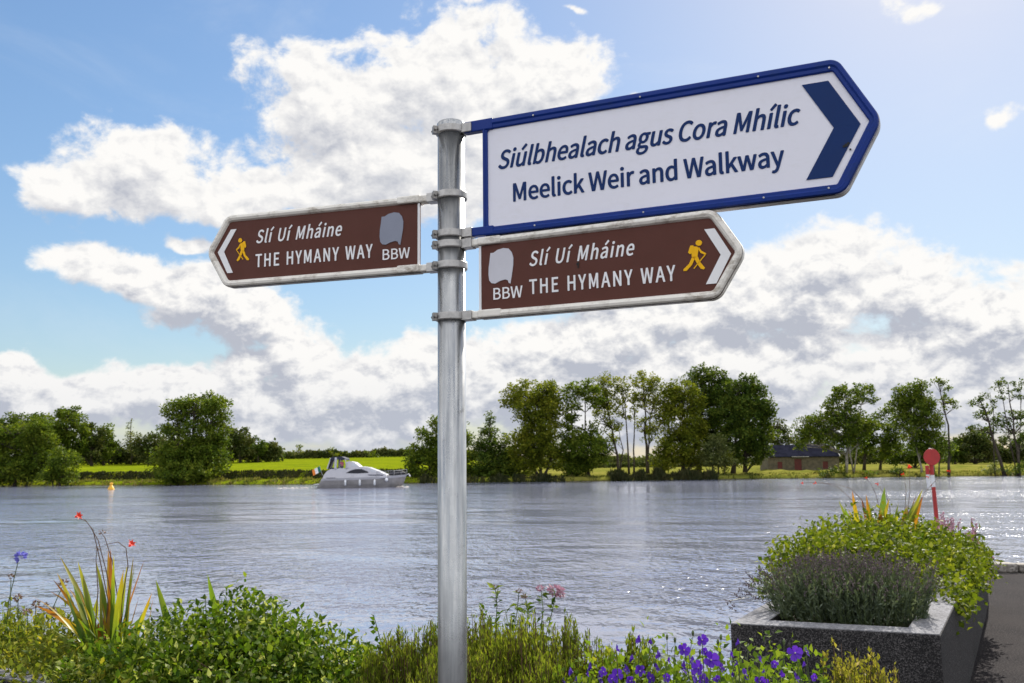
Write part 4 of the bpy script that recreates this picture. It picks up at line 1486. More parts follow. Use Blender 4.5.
for px_, py_ in ((721, 640), (784, 645), (667, 640), (675, 643), (693, 636), (718, 645), (700, 655), (655, 650), (735, 668), (748, 650), (772, 668), (720, 655)):
    x_ = (px_ - 512) / F_PX * 3.3
    q = at(px_, py_, ay(x_, .55))
    st = Vector((q.x + rng.normal() * .03, q.y, SOIL + .05))
    mb.tube([st, st.lerp(q, .5), q], [.002, .0015, .001], 5)
    mb.tube([q, q + Vector((0, 0, .012)), q + Vector((0.001, 0, .02))], [.0025, .0055, .002], 6)
plant_mb(root, base, 'flower_stem', mb, 'stem_green')

# ------------------------------------------------------------------ plants in the right planter
def bpt(s, t):
    """point in planter B: s metres along it from the near end, t across (0 left .. 1 right)"""
    q = B_FL.lerp(B_FR, t) + uB * s
    return q


# lavender
rng = np.random.default_rng(41)
lc = bpt(0.62, 0.50); base = Vector((lc.x, lc.y, SOIL))
root = thing('lavender_bush', 'grey green lavender bush with faded purple spikes at near end of granite planter', 'shrub', base)
parts, blooms = [], []
mb = MB()
eF = (B_FR - B_FL).normalized()
for k in range(950):
    d = rng.normal(0, .5, 2); d = d / max(1, np.linalg.norm(d) * 1.0)
    r_ = np.linalg.norm(d)
    st = lc + eF * d[0] * .41 + uB * d[1] * .32; st.z = SOIL
    hgt = (0.365 * (1 - .15 * r_ ** 2)) * rng.uniform(.62, 1.13)
    tip = lc + eF * d[0] * .49 + uB * d[1] * .46 + Vector((rng.normal() * .04, rng.normal() * .04, 0)); tip.z = SOIL + hgt + .02 + .04 * math.sin(d[0] * 7 + 1) * math.cos(d[1] * 6)
    mid = st.lerp(tip, .5) + Vector((0, 0, .03))
    mb.tube([st, mid, tip], [.002, .0014, .0009], 3, caps=False)
    n_ = 20
    tt = rng.uniform(.10, .74, n_)
    P = np.array([(st.lerp(mid, t_ * 2) if t_ < .5 else mid.lerp(tip, t_ * 2 - 1)) for t_ in tt])
    ax = np.array((tip - st).normalized())[None] + rng.normal(0, .42, (n_, 3))
    Ls = rng.uniform(.022, .048, n_)
    parts.append(scatter(QUAD_V, QUAD_F, P, ax, rng.normal(size=(n_, 3)), Ls, np.full(n_, .007)))
    n_ = 9
    dd = np.array((tip - mid).normalized())
    P = np.array(tip)[None] + dd[None] * rng.uniform(-.045, .012, (n_, 1)) + rng.normal(0, .003, (n_, 3))
    blooms.append(scatter(QUAD_V, QUAD_F, P, dd[None] * 1.1 + rng.normal(0, .5, (n_, 3)), rng.normal(size=(n_, 3)), np.full(n_, .012), np.full(n_, .008)))
for k in range(26):   # spikes leaning out over the left rim
    st = lc - eF * .34 + uB * rng.normal() * .15; st.z = SOIL + .05
    tip = lc - eF * rng.uniform(.48, .66) + uB * rng.normal() * .18; tip.z = SOIL + rng.uniform(.10, .30)
    mb.tube([st, st.lerp(tip, .5) + Vector((0, 0, .05)), tip], [.0018, .0014, .0009], 3, caps=False)
    dd = np.array((tip - st).normalized()) + [0, 0, .3]
    n_ = 14
    P = np.array(tip)[None] + dd[None] * rng.uniform(-.05, .012, (n_, 1)) + rng.normal(0, .003, (n_, 3))
    blooms.append(scatter(QUAD_V, QUAD_F, P, dd[None] + rng.normal(0, .5, (n_, 3)), rng.normal(size=(n_, 3)), np.full(n_, .013), np.full(n_, .009)))
V, Fc = join(parts); plant_bulk(root, base, 'foliage', V, Fc, 'lavender_leaf')
V, Fc = join(blooms); plant_bulk(root, base, 'bloom', V, Fc, 'lavender_bloom')
plant_mb(root, base, 'stem', mb, 'stem_green')

# bright green spreading shrub
rng = np.random.default_rng(42)
ells = []
for s, t, rx_, ry_, h_ in ((1.75, .40, .50, .45, .46), (2.2, .62, .42, .5, .38), (1.75, .10, .36, .4, .42), (2.3, .05, .36, .5, .44), (2.7, .35, .55, .5, .52), (3.3, .50, .5, .6, .50), (3.2, .15, .45, .5, .46), (3.9, .45, .5, .6, .46), (2.9, .82, .24, .50, .30), (3.6, .84, .24, .55, .28), (4.4, .80, .26, .5, .30), (1.6, .84, .20, .35, .20), (4.6, .4, .45, .5, .36), (2.3, .45, .45, .4, .48)):
    q = bpt(s, t)
    ells.append(((q.x, q.y, SOIL), (rx_, ry_, h_)))
q = bpt(2.8, .5); base = Vector((q.x, q.y, SOIL))
root = thing('leafy_shrub', 'bright green leafy shrub spilling over the granite planter behind lavender', 'shrub', base)
V, Fc = ellipsoid_leaves(rng, ells, 38000, .043, .72, up=.1, shell=(.72, 1.05), zmin=SOIL - .02, jit=.025)
hang = []
for k in range(40):   # trailing shoots over the right-hand rim
    s = rng.uniform(1.2, 4.8)
    q0 = bpt(s, .98); q0.z = PZ + .06
    q1 = bpt(s + rng.normal() * .1, 1.0) + Vector((uB.y, -uB.x, 0)) * rng.uniform(.02, .09); q1.z = PZ - rng.uniform(.0, .20)
    n_ = 14
    P = np.array([q0.lerp(q1, t_) for t_ in rng.uniform(0, 1, n_)]) + rng.normal(0, .03, (n_, 3))
    Ls = .05 * rng.uniform(.6, 1.2, n_)
    hang.append(scatter(LEAF_V, LEAF_F, P, rng.normal(size=(n_, 3)) + [.3, -.2, -.3], rng.normal(size=(n_, 3)) + [.5, -.5, .5], Ls, Ls * .7))
V, Fc = join([(V, Fc)] + hang)
plant_bulk(root, base, 'foliage', V, Fc, 'bright_leaf')
plant_mb(root, base, 'stem', stems_mesh(rng, base, ells, 40, .006), 'stem_brown')

# montbretia in the right planter
rng = np.random.default_rng(43)
q = bpt(3.6, .30); YR = q.y
bs = at(880, 540, YR); bs.z = SOIL
lv = [(874, 846, 494, .15), (876, 853, 494, .1), (878, 862, 500, .1), (880, 870, 505, .1), (872, 842, 512, .2), (884, 889, 490, .05), (886, 893, 500, .05), (888, 900, 505, .05), (882, 878, 510, .05), (890, 906, 508, .1),
      (904, 918, 492, .05), (908, 923, 498, .08), (906, 914, 497, .05), (903, 908, 512, .1), (885, 884, 505, .05), (876, 858, 512, .15), (909, 926, 508, .1), (902, 911, 502, .05), (868, 850, 520, .2), (894, 902, 515, .05)]
montbretia('montbretia', 'montbretia clump with fine red flowers on top of the right planter', bs, lv,
           [[(862, 520), (852, 500), (838, 487), (820, 482), (802, 483)], [(870, 518), (862, 500), (850, 488), (835, 484), (815, 483)], [(880, 510), (876, 495), (871, 484), (866, 478)], [(890, 508), (886, 495), (880, 488), (877, 484)], [(905, 510), (906, 490), (904, 472)], [(908, 510), (910, 490), (909, 467)], [(912, 515), (925, 492), (938, 478), (949, 472)]],
           [(866, 478, 2.0), (877, 484, 2.2), (903, 474, 2.5), (909, 467, 2.8), (949, 471, 2.7), (802, 483, 1.7), (815, 483, 2.1), (928, 477, 2.0)], [], YR, 'sword_leaf', .078, rng, depth=.15)

# persicaria spikes
rng = np.random.default_rng(44)
q = bpt(4.75, .78); YP = q.y
bs = Vector((q.x, q.y, SOIL))
root = thing('persicaria', 'clump of dusty pink flower spikes at far end of the right planter', 'plant', bs)
mb = MB()
lvv = []
for k in range(46):
    px_ = rng.uniform(934, 978) if k < 40 else rng.uniform(978, 990)
    top = 511 + abs(px_ - 950) * .35 + rng.uniform(0, 22)
    if px_ > 978: top += 25
    Yk = YP + rng.normal() * .2
    t_ = at(px_, top, Yk)
    st = Vector((t_.x + rng.normal() * .05, Yk, SOIL))
    mb.tube([st, st.lerp(t_, .6), t_], [.003, .002, .0015], 4)
    n_ = 26
    dd = np.array((t_ - st).normalized())
    P = np.array(t_)[None] - dd[None] * rng.uniform(-.01, .085, (n_, 1)) + rng.normal(0, .006, (n_, 3))
    V, Fc = scatter(QUAD_V, QUAD_F, P, dd[None] + rng.normal(0, .5, (n_, 3)), rng.normal(size=(n_, 3)), np.full(n_, .02), np.full(n_, .016))
    plant_bulk(root, bs, 'flower_spike', V, Fc, 'pink_petal')
    n_ = 26
    P = np.array([st.lerp(t_, u) for u in rng.uniform(.1, .68, n_)]) + rng.normal(0, .04, (n_, 3))
    Ls = rng.uniform(.05, .09, n_)
    lvv.append(scatter(LEAF_V, LEAF_F, P, rng.normal(size=(n_, 3)) + [0, 0, .5], rng.normal(size=(n_, 3)) + [0, 0, .6], Ls, Ls * .4))
plant_mb(root, bs, 'stem', mb, 'stem_brown')
V, Fc = join(lvv); plant_bulk(root, bs, 'foliage', V, Fc, 'bright_leaf')

# ------------------------------------------------------------------ red and white posts on the quay end
def band_post(root, x, y, z_bands, r_, lean):
    for (z0, z1, mt_) in z_bands:
        MB().tube([(lean * z0, 0, z0), (lean * z1, 0, z1)], r_, 16).build('pole_band', mt_, root)


YD = 12.9
dc = at(930.3, 457, YD)
pz = [at(931, y_, YD).z for y_ in (475, 487)]
root = thing('marker_post', 'red and white banded post topped with a round red disc', 'marker post', (dc.x + .055, YD, 0))
ln = -0.032
MB().tube([(0, 0, 0), (ln * pz[1], 0, pz[1])], .026, 16).build('pole', 'post_red', root, smooth=False)
MB().tube([(ln * pz[1], 0, pz[1] + .0005), (ln * pz[0], 0, pz[0])], .0265, 16).build('white_band', 'post_white', root)
MB().tube([(ln * pz[0], 0, pz[0] + .0005), (ln * 1.53, 0, 1.53)], .026, 16).build('upper_band', 'post_red', root)
dz = dc.z
mb = MB()
mb.tube([(ln * dz, -.040, dz), (ln * dz, -.032, dz)], .112, 36)
mb.build('disc', 'post_red', root, bevel=.003)
MB().box((ln * dz, -.0, dz - .02), (.05, .062, .16)).build('bracket', 'post_red', root, bevel=.004)
MB().tube([(ln * (dz + .1), 0, dz - .1), (ln * (dz + .1), 0, dz + .122)], .016, 10).build('post_tip', 'post_white', root)
zz = [at(925, y_, YD).z for y_ in (465.5, 474.5, 489)]
sx0 = ln * 1.3 - .066
MB().tube([(sx0 + .010, 0, zz[2]), (sx0 + .002, 0, zz[1])], .024, 16).build('side_bar', 'post_white', root)
MB().tube([(sx0 + .002, 0, zz[1] + .0005), (sx0, 0, zz[0])], .0245, 16).build('side_bar', 'post_red', root)
mb = MB()
for z_ in (zz[1] + .06, zz[2] + .05):
    mb.tube([(sx0, 0, z_), (ln * z_, 0, z_)], .012, 8)
mb.build('bracket', 'post_red', root)

# ------------------------------------------------------------------ boat
YBT = 118.0
bk = YBT / F_PX
b0 = at(315.3, 488, YBT)
bx_ = 89.5 * bk          # length
boat = thing('motor_cruiser', 'white motor cruiser with navy canopy heading right across the river', 'boat', (b0.x, YBT + 1.9, WATER_Z + 0.02))
kx = bx_ / 12.2


def X(v): return v * kx


def loft(mb, stations, mi=0, cap0=True, cap1=True):
    n = len(stations[0])
    vs = [q for st in stations for q in st]
    fs = []
    for i in range(len(stations) - 1):
        for k in range(n - 1):
            fs.append((i * n + k, (i + 1) * n + k, (i + 1) * n + k + 1, i * n + k + 1))
    if cap0: fs.append(tuple(range(n)))
    if cap1: fs.append(tuple((len(stations) - 1) * n + k for k in range(n - 1, -1, -1)))
    mb.add(vs, fs, mi)


HST = [(0.0, 1.55, 1.15, 0.0), (1.1, 1.72, 1.18, .0), (3.0, 1.85, 1.20, 0), (6.0, 1.85, 1.26, 0), (8.5, 1.62, 1.34, 0), (10.3, 1.15, 1.43, .0), (11.4, .62, 1.50, 0), (12.15, .06, 1.56, 0)]
# lower hull, below the rubbing strake
st_lo, st_hi = [], []
for x, w_, zs, _ in HST:
    rake = max(0, (x - 9.0)) / 3.15
    xl = x - 1.05 * rake ** 2
    wl = w_ * (0.86 - .25 * rake)
    zr = zs - .28
    wr = w_ * .985
    xr = x - .18 * rake ** 2
    tr = lambda z: X(.62 * max(0, z + .1)) if x < .5 else 0.0
    st_lo.append([(X(xl) - .0, -wl * .5, -.55), (X(xl), -wl, -.12), (X(x - .5 * rake ** 2) + tr(.42), -w_ * (.95 - .12 * rake), .42), (X(xr) + tr(zr), -wr, zr), (X(xr) + tr(zr), wr, zr), (X(x - .5 * rake ** 2) + tr(.42), w_ * (.95 - .12 * rake), .42), (X(xl), wl, -.12), (X(xl), wl * .5, -.55)])
    st_hi.append([(X(xr) + tr(zr), -wr - .012, zr + .002), (X(x) + tr(zs), -w_ - .012, zs), (X(x) + tr(zs), w_ + .012, zs), (X(xr) + tr(zr), wr + .012, zr + .002)])
mb = MB(); loft(mb, st_lo); mb.build('hull', 'hull_grey', boat, smooth=False)
mb = MB(); loft(mb, st_hi); mb.build('deck', 'hull_white', boat)


def side_w(z): return 1.62 - .22 * (z - 1.2)


def cabin(mb, prof, wfun, mi=0):
    n = len(prof)
    vs = [(X(x), -wfun(z), z) for x, z in prof] + [(X(x), wfun(z), z) for x, z in prof]
    fs = [tuple(range(n - 1, -1, -1)), tuple(range(n, 2 * n))]
    for i in range(n):
        j = (i + 1) % n
        fs.append((i, j, j + n, i + n))
    mb.add(vs, fs, mi)


# profile points come from the photograph: x from the transom, z above the water, metres
mb = MB()
cabin(mb, [(.85, 1.1), (9.6, 1.15), (9.5, 1.55), (8.5, 1.98), (7.1, 2.48), (6.2, 2.60), (5.0, 2.58), (4.0, 2.32), (3.6, 2.42), (2.0, 2.38), (1.45, 2.10), (1.0, 1.6)], side_w)
mb.build('cabin', 'cabin_white', boat, bevel=.08)
mb = MB(); mb.box((X(.1), 0, .42), (X(1.0), 2.7, .12)); mb.build('swim_platform', 'hull_white', boat, bevel=.03)


def panel(prof, off=.012):
    mb_ = MB()
    n = len(prof)
    for sgn in (-1, 1):
        vs = [(X(x), sgn * (side_w(z) + off), z) for x, z in prof] + [(X(x), sgn * (side_w(z) - .02), z) for x, z in prof]
        fs = [tuple(range(n)) if sgn < 0 else tuple(range(n - 1, -1, -1))] + [(i, i + n, (i + 1) % n + n, (i + 1) % n) for i in range(n)]
        mb_.add(vs, fs)
    return mb_


panel([(4.0, 1.80), (4.55, 2.10), (5.3, 2.30), (6.1, 2.30), (6.9, 2.02), (7.15, 1.82), (5.6, 1.74)]).build('window', 'dark_glass', boat)
panel([(7.05, 2.28), (7.5, 2.22), (8.3, 1.92), (7.5, 1.95)]).build('window', 'clear_glass', boat)
panel([(1.3, 1.26), (2.6, 1.26), (2.9, 1.18), (1.6, 1.14)]).build('vent', 'dark_glass', boat)
panel([(6.9, 1.60), (9.2, 1.56), (9.0, 1.46), (7.2, 1.48)]).build('side_stripe', 'navy_canvas', boat)
# cockpit canopy, frame and windscreen
mb = MB()
cw = lambda z: 1.34 - .06 * (z - 2.4)
cabin(mb, [(1.75, 3.58), (2.1, 3.82), (3.3, 3.86), (4.0, 3.62), (3.95, 3.40), (3.2, 3.48), (2.1, 3.50)], cw)
mb.build('canopy', 'navy_canvas', boat)
mb = MB()
for s_ in (-1, 1):
    mb.tube([(X(1.45), s_ * 1.36, 2.35), (X(1.9), s_ * 1.28, 3.7)], .07, 8)
    mb.tube([(X(2.55), s_ * 1.36, 2.35), (X(2.6), s_ * 1.28, 3.75)], .16, 8)
    mb.tube([(X(4.1), s_ * 1.36, 2.4), (X(3.85), s_ * 1.28, 3.62)], .05, 8)
mb.build('canopy_frame', 'cabin_white', boat)
mb = MB(); cabin(mb, [(1.35, 2.34), (2.35, 2.34), (2.35, 2.50), (1.45, 2.50)], lambda z: 1.38)
cabin(mb, [(1.42, 2.5), (1.52, 2.5), (1.95, 3.6), (1.85, 3.6)], lambda z: 1.36)
mb.build('canopy_screen', 'navy_canvas', boat)
mb = MB(); cabin(mb, [(3.9, 2.36), (5.9, 2.56), (5.2, 3.10), (4.6, 3.26), (3.9, 3.2)], lambda z: 1.30 - .2 * (z - 2.4))
mb.build('windscreen', 'cabin_white', boat, bevel=.05)
mb = MB()
for s_ in (-1, 1):
    vs = [(X(x), s_ * (1.315 - .2 * (z - 2.4)), z) for x, z in ((4.7, 2.62), (5.6, 2.66), (5.15, 3.0), (4.75, 3.1))]
    mb.add(vs, [(0, 1, 2, 3) if s_ < 0 else (3, 2, 1, 0)])
mb.build('pane', 'clear_glass', boat)
# bow rail, anchor, dark gear on the foredeck
mb = MB()
top = []
for x in (8.2, 9.4, 10.5, 11.4, 12.1):
    w_ = np.interp(x, [q[0] for q in HST], [q[1] for q in HST]) - .05
    zs = np.interp(x, [q[0] for q in HST], [q[2] for q in HST])
    top.append((x, w_, zs))
for s_ in (-1, 1):
    mb.tube([(X(x), s_ * max(w_, .04), zs + .62) for x, w_, zs in top], .022, 6)
    mb.tube([(X(x), s_ * max(w_, .04), zs + .32) for x, w_, zs in top], .014, 6)
    for x, w_, zs in top:
        mb.tube([(X(x), s_ * max(w_, .04), zs - .02), (X(x), s_ * max(w_, .04), zs + .62)], .018, 6)
mb.build('bow_rail', 'steel_tube', boat)
mb = MB()
loft(mb, [[(X(x), -w_, z0), (X(x), -w_ * .8, z1), (X(x), w_ * .8, z1), (X(x), w_, z0)] for x, w_, z0, z1 in ((9.6, .2, 1.45, 1.62), (10.0, .75, 1.45, 2.0), (10.8, .7, 1.45, 2.06), (11.5, .38, 1.5, 2.0), (11.95, .1, 1.5, 1.7))])
mb.build('foredeck_cover', 'black_rubber', boat, bevel=.05)
MB().tube([(X(12.0), 0, 1.5), (X(12.35), 0, 1.62), (X(12.55), 0, 1.30)], [.05, .06, .09], 8).build('anchor', 'steel_tube', boat)
for fx in (4.05, 6.0, 8.0):
    MB().tube([(X(fx), -1.98, 1.0), (X(fx), -1.99, .9), (X(fx), -1.99, .35), (X(fx), -1.98, .25)], [.03, .13, .13, .03], 10).build('fender', 'fender_white', boat, smooth=True)
mb = MB().tube([(X(9.55), -1.62, .70), (X(9.55), -1.60, .86), (X(9.55), -1.58, 1.06), (X(9.55), -1.58, 1.18)], [.05, .2, .2, .05], 12)
mb.build('fender', 'fender_white', boat, smooth=True)
fl = MB().tube([(X(.75), -1.0, 1.55), (X(.30), -1.0, 2.75)], .022, 6).build('flag_staff', 'cabin_white', boat)
for i, (mt_, x0_, x1_) in enumerate((('flag_green', 0, .40), ('flag_white', .40, .80), ('flag_orange', .80, 1.2))):
    mb = MB()
    seg = 4
    vs, fs = [], []
    for k in range(seg + 1):
        u = x0_ + (x1_ - x0_) * k / seg
        yy = -1.0 + .06 * math.sin(u * 6)
        for th_ in (0, .02):
            vs.append((X(.36) - u * .82, yy + th_, 2.70 - u * .42))
            vs.append((X(.56) - u * .82, yy + th_, 2.06 - u * .46))
    for k in range(seg):
        a = k * 4
        fs += [(a, a + 1, a + 5, a + 4), (a + 2, a + 6, a + 7, a + 3), (a, a + 4, a + 6, a + 2), (a + 1, a + 3, a + 7, a + 5)]
    mb.add(vs, fs)
    mb.build('flag', mt_, fl)
# bow wave and wake
mb = MB()
rng = np.random.default_rng(51)
for (cx_, cy_, lx, ly, n_) in ((-3.0, -.4, 2.4, .30, 18), (11.6, -.9, .7, .3, 16)):
    for k in range(n_):
        x_, y_ = b0.x + cx_ * kx + rng.uniform(-1, 1) * lx, YBT + 1.9 + cy_ + rng.normal() * ly
        r_ = rng.uniform(.08, .22)
        h_ = rng.uniform(.03, .12) * (1.7 if cx_ > 10 else 1)
        mb.lathe([(r_ * 1.6, WATER_Z - .02), (r_ * 1.2, WATER_Z + h_ * .6), (r_ * .4, WATER_Z + h_)], (x_, y_, 0), 7)
tag(mb.build('wake_foam', 'foam', smooth=True), 'pale churned foam trailing behind the cruiser and at its bow', 'foam', kind='stuff')


# skipper on board: one skinned figure
def person(label, loc, rz):
    root = thing('person', label, 'person', loc, rz)
    J = {'hip': (0, 0, .95), 'waist': (0, 0, 1.12), 'chest': (.01, 0, 1.38), 'neck': (.0, 0, 1.52), 'head0': (.02, 0, 1.60), 'head1': (.03, 0, 1.72), 'head2': (.02, 0, 1.80)}
    for s_, k in ((-1, 'r'), (1, 'l')):
        J['sh' + k] = (0, s_ * .18, 1.44); J['el' + k] = (.06, s_ * .24, 1.18); J['wr' + k] = (.30, s_ * .18, 1.16); J['hd' + k] = (.39, s_ * .16, 1.17)
        J['th' + k] = (0, s_ * .10, .90); J['kn' + k] = (.03, s_ * .11, .50); J['an' + k] = (.0, s_ * .11, .08); J['to' + k] = (.17, s_ * .12, .04)
    E_ = [('hip', 'waist'), ('waist', 'chest'), ('chest', 'neck'), ('neck', 'head0'), ('head0', 'head1'), ('head1', 'head2')]
    for k in 'rl':
        E_ += [('chest', 'sh' + k), ('sh' + k, 'el' + k), ('el' + k, 'wr' + k), ('wr' + k, 'hd' + k), ('hip', 'th' + k), ('th' + k, 'kn' + k), ('kn' + k, 'an' + k), ('an' + k, 'to' + k)]
    RD = {'hip': .15, 'waist': .14, 'chest': .155, 'neck': .058, 'head0': .085, 'head1': .10, 'head2': .07, 'sh': .07, 'el': .045, 'wr': .033, 'hd': .040, 'th': .09, 'kn': .06, 'an': .045, 'to': .04}
    names = list(J)
    def skin(name, keep, mt_, grow, parent):
        nm = [q for q in names if q in keep]
        ed = [(nm.index(a), nm.index(b_)) for a, b_ in E_ if a in keep and b_ in keep]
        me = bpy.data.meshes.new(name)
        me.from_pydata([J[q] for q in nm], ed, [])
        ob = bpy.data.objects.new(name, me)
        COL.objects.link(ob)
        md = ob.modifiers.new('skin', 'SKIN')
        for i, q in enumerate(nm):
            key = q if q in RD else q[:-1]
            sv = me.skin_vertices[0].data[i]
            sv.radius = (RD[key] + grow,) * 2
            sv.use_root = (i == 0)
        sb = ob.modifiers.new('sub', 'SUBSURF'); sb.levels = 2; sb.render_levels = 2
        dg = bpy.context.evaluated_depsgraph_get(); dg.update()
        m2 = bpy.data.meshes.new_from_object(ob.evaluated_get(dg))
        bpy.data.objects.remove(ob)
        m2.materials.clear(); m2.materials.append(MATS[mt_])
        m2.polygons.foreach_set('use_smooth', [True] * len(m2.polygons))
        o_ = bpy.data.objects.new(name, m2); COL.objects.link(o_); o_.parent = parent
        return o_
    skin('body', set(names), 'skin', 0, root)
    skin('shirt', {'hip', 'waist', 'chest', 'shr', 'shl', 'elr', 'ell'}, 'pink_cloth', .016, root)
    skin('trousers', {'hip', 'thr', 'thl', 'knr', 'knl', 'anr', 'anl'}, 'trousers', .018, root)
    hm = MB()
    hm.lathe([(.02, 1.885), (.075, 1.86), (.108, 1.79), (.112, 1.72), (.10, 1.68), (.09, 1.68)][::-1], (-.005, 0, 0), 14)
    hm.build('hair', 'hair', root, smooth=True)
    fm = MB()
    fm.lathe([(.002, 0), (.011, .008), (.012, .02), (.003, .035)], (.128, 0, 1.69), 8)
    fm.build('nose', 'skin', root, smooth=True)
    return root


fl_z = WATER_Z + 1.62
person('person in a pink top standing at the cruiser helm under its canopy', (b0.x + X(3.30), YBT + 1.25, WATER_Z + 1.72), -0.9)

# ------------------------------------------------------------------ buoy
yb = at(111, 490, 122); kb_ = 122 / F_PX
root = thing('buoy', 'small yellow channel buoy floating near the left bank', 'buoy', (yb.x, 122, WATER_Z))
MB().lathe([(.2, -.35), (.36, -.2), (.40, .08), (.34, .28), (.22, .42), (.20, .52)], n=18).build('float', 'buoy_yellow', root, smooth=True)
MB().lathe([(.15, .52), (.16, .70), (.20, .72), (.19, .86), (.05, .92)], n=14).build('top_mark', 'buoy_yellow', root, smooth=False)

# ------------------------------------------------------------------ barn
YBN = 178.0
sb_ = YBN / F_PX
p0, p1 = at(768.5, 468.2, YBN), at(839.5, 467.4, YBN)
zg = float(terrain((p0.x + p1.x) / 2, YBN)) - .05
WB = p1.x - p0.x
HB = at(804, 457, YBN).z - zg
HR = at(804, 445.5, YBN + 3).z - zg
barn = thing('barn', 'low stone barn with dark slate roof and three red doors', 'barn', (p0.x, YBN, zg))
DB = 6.0
wl = MB()
doors = [(.165 * WB, .9, 0.15, .66), (.42 * WB, 1.35, 0.0, .86), (.805 * WB, 1.0, 0.1, .66)]
xs_ = [0.0]
for dx, dw, dz0, dh in doors:
    xs_ += [dx - dw / 2, dx + dw / 2]
xs_.append(WB)
for i in range(len(xs_) - 1):
    a, b_ = xs_[i], xs_[i + 1]
    if i % 2 == 0:
        wl.box(((a + b_) / 2, .2, HB / 2), (b_ - a, .4, HB))
    else:
        _, _, dz0, dh = doors[i // 2]
        zt = HB * dh
        wl.box(((a + b_) / 2, .2, (zt + HB) / 2), (b_ - a, .4, HB - zt))
        if dz0 > 0:
            wl.box(((a + b_) / 2, .2, dz0 * HB / 2), (b_ - a, .4, dz0 * HB))
wl.box((WB / 2, DB - .2, HB / 2), (WB, .4, HB))
for x_ in (.2, WB - .2):
    n_ = len(wl.v)
    wl.add([(x_ - .2, .4, 0), (x_ - .2, DB - .4, 0), (x_ - .2, DB - .4, HB), (x_ - .2, DB / 2, HR - .12), (x_ - .2, .4, HB), (x_ + .2, .4, 0), (x_ + .2, DB - .4, 0), (x_ + .2, DB - .4, HB), (x_ + .2, DB / 2, HR - .12), (x_ + .2, .4, HB)],
           [(0, 1, 2, 3, 4), (9, 8, 7, 6, 5), (0, 5, 6, 1), (1, 6, 7, 2), (2, 7, 8, 3), (3, 8, 9, 4), (4, 9, 5, 0)])
wl.build('wall', 'barn_stone', barn)
rf = MB()
ov = .25
for s_ in (0, 1):
    y0_, y1_ = (-ov, DB / 2) if s_ == 0 else (DB + ov, DB / 2)
    rf.add([(-.05, y0_, HB + .02), (WB + .05, y0_, HB + .02), (WB + .05, y1_, HR), (-.05, y1_, HR), (-.05, y0_, HB + .14), (WB + .05, y0_, HB + .14), (WB + .05, y1_, HR + .13), (-.05, y1_, HR + .13)],
           [(0, 1, 5, 4), (4, 5, 6, 7), (3, 2, 1, 0), (0, 4, 7, 3), (1, 2, 6, 5), (2, 3, 7, 6)])
roof = rf.build('roof', 'barn_slate', barn)
vg = MB()
for x_ in (-.12, WB + .12):
    for y0_ in (-ov - .02, DB + ov + .02):
        vg.add([(x_ - .07, y0_, HB), (x_ + .07, y0_, HB), (x_ + .07, DB / 2, HR + .0), (x_ - .07, DB / 2, HR), (x_ - .07, y0_, HB + .22), (x_ + .07, y0_, HB + .22), (x_ + .07, DB / 2, HR + .22), (x_ - .07, DB / 2, HR + .22)],
               [(0, 1, 5, 4), (4, 5, 6, 7), (3, 2, 1, 0), (0, 4, 7, 3), (1, 2, 6, 5), (2, 3, 7, 6)])
vg.build('verge', 'barn_white', roof)
gt = MB(); gt.box((.45 * WB, -ov - .06, HB + .06), (.24 * WB, .1, .1)); gt.box((.06, -ov - .06, HB + .03), (.2, .1, .1)); gt.build('gutter', 'barn_white', roof)
for dx, dw, dz0, dh in doors:
    MB().box((dx, .12, HB * (dz0 + dh) / 2), (dw - .01, .08, HB * (dh - dz0) - .01)).build('door', 'barn_red', barn)


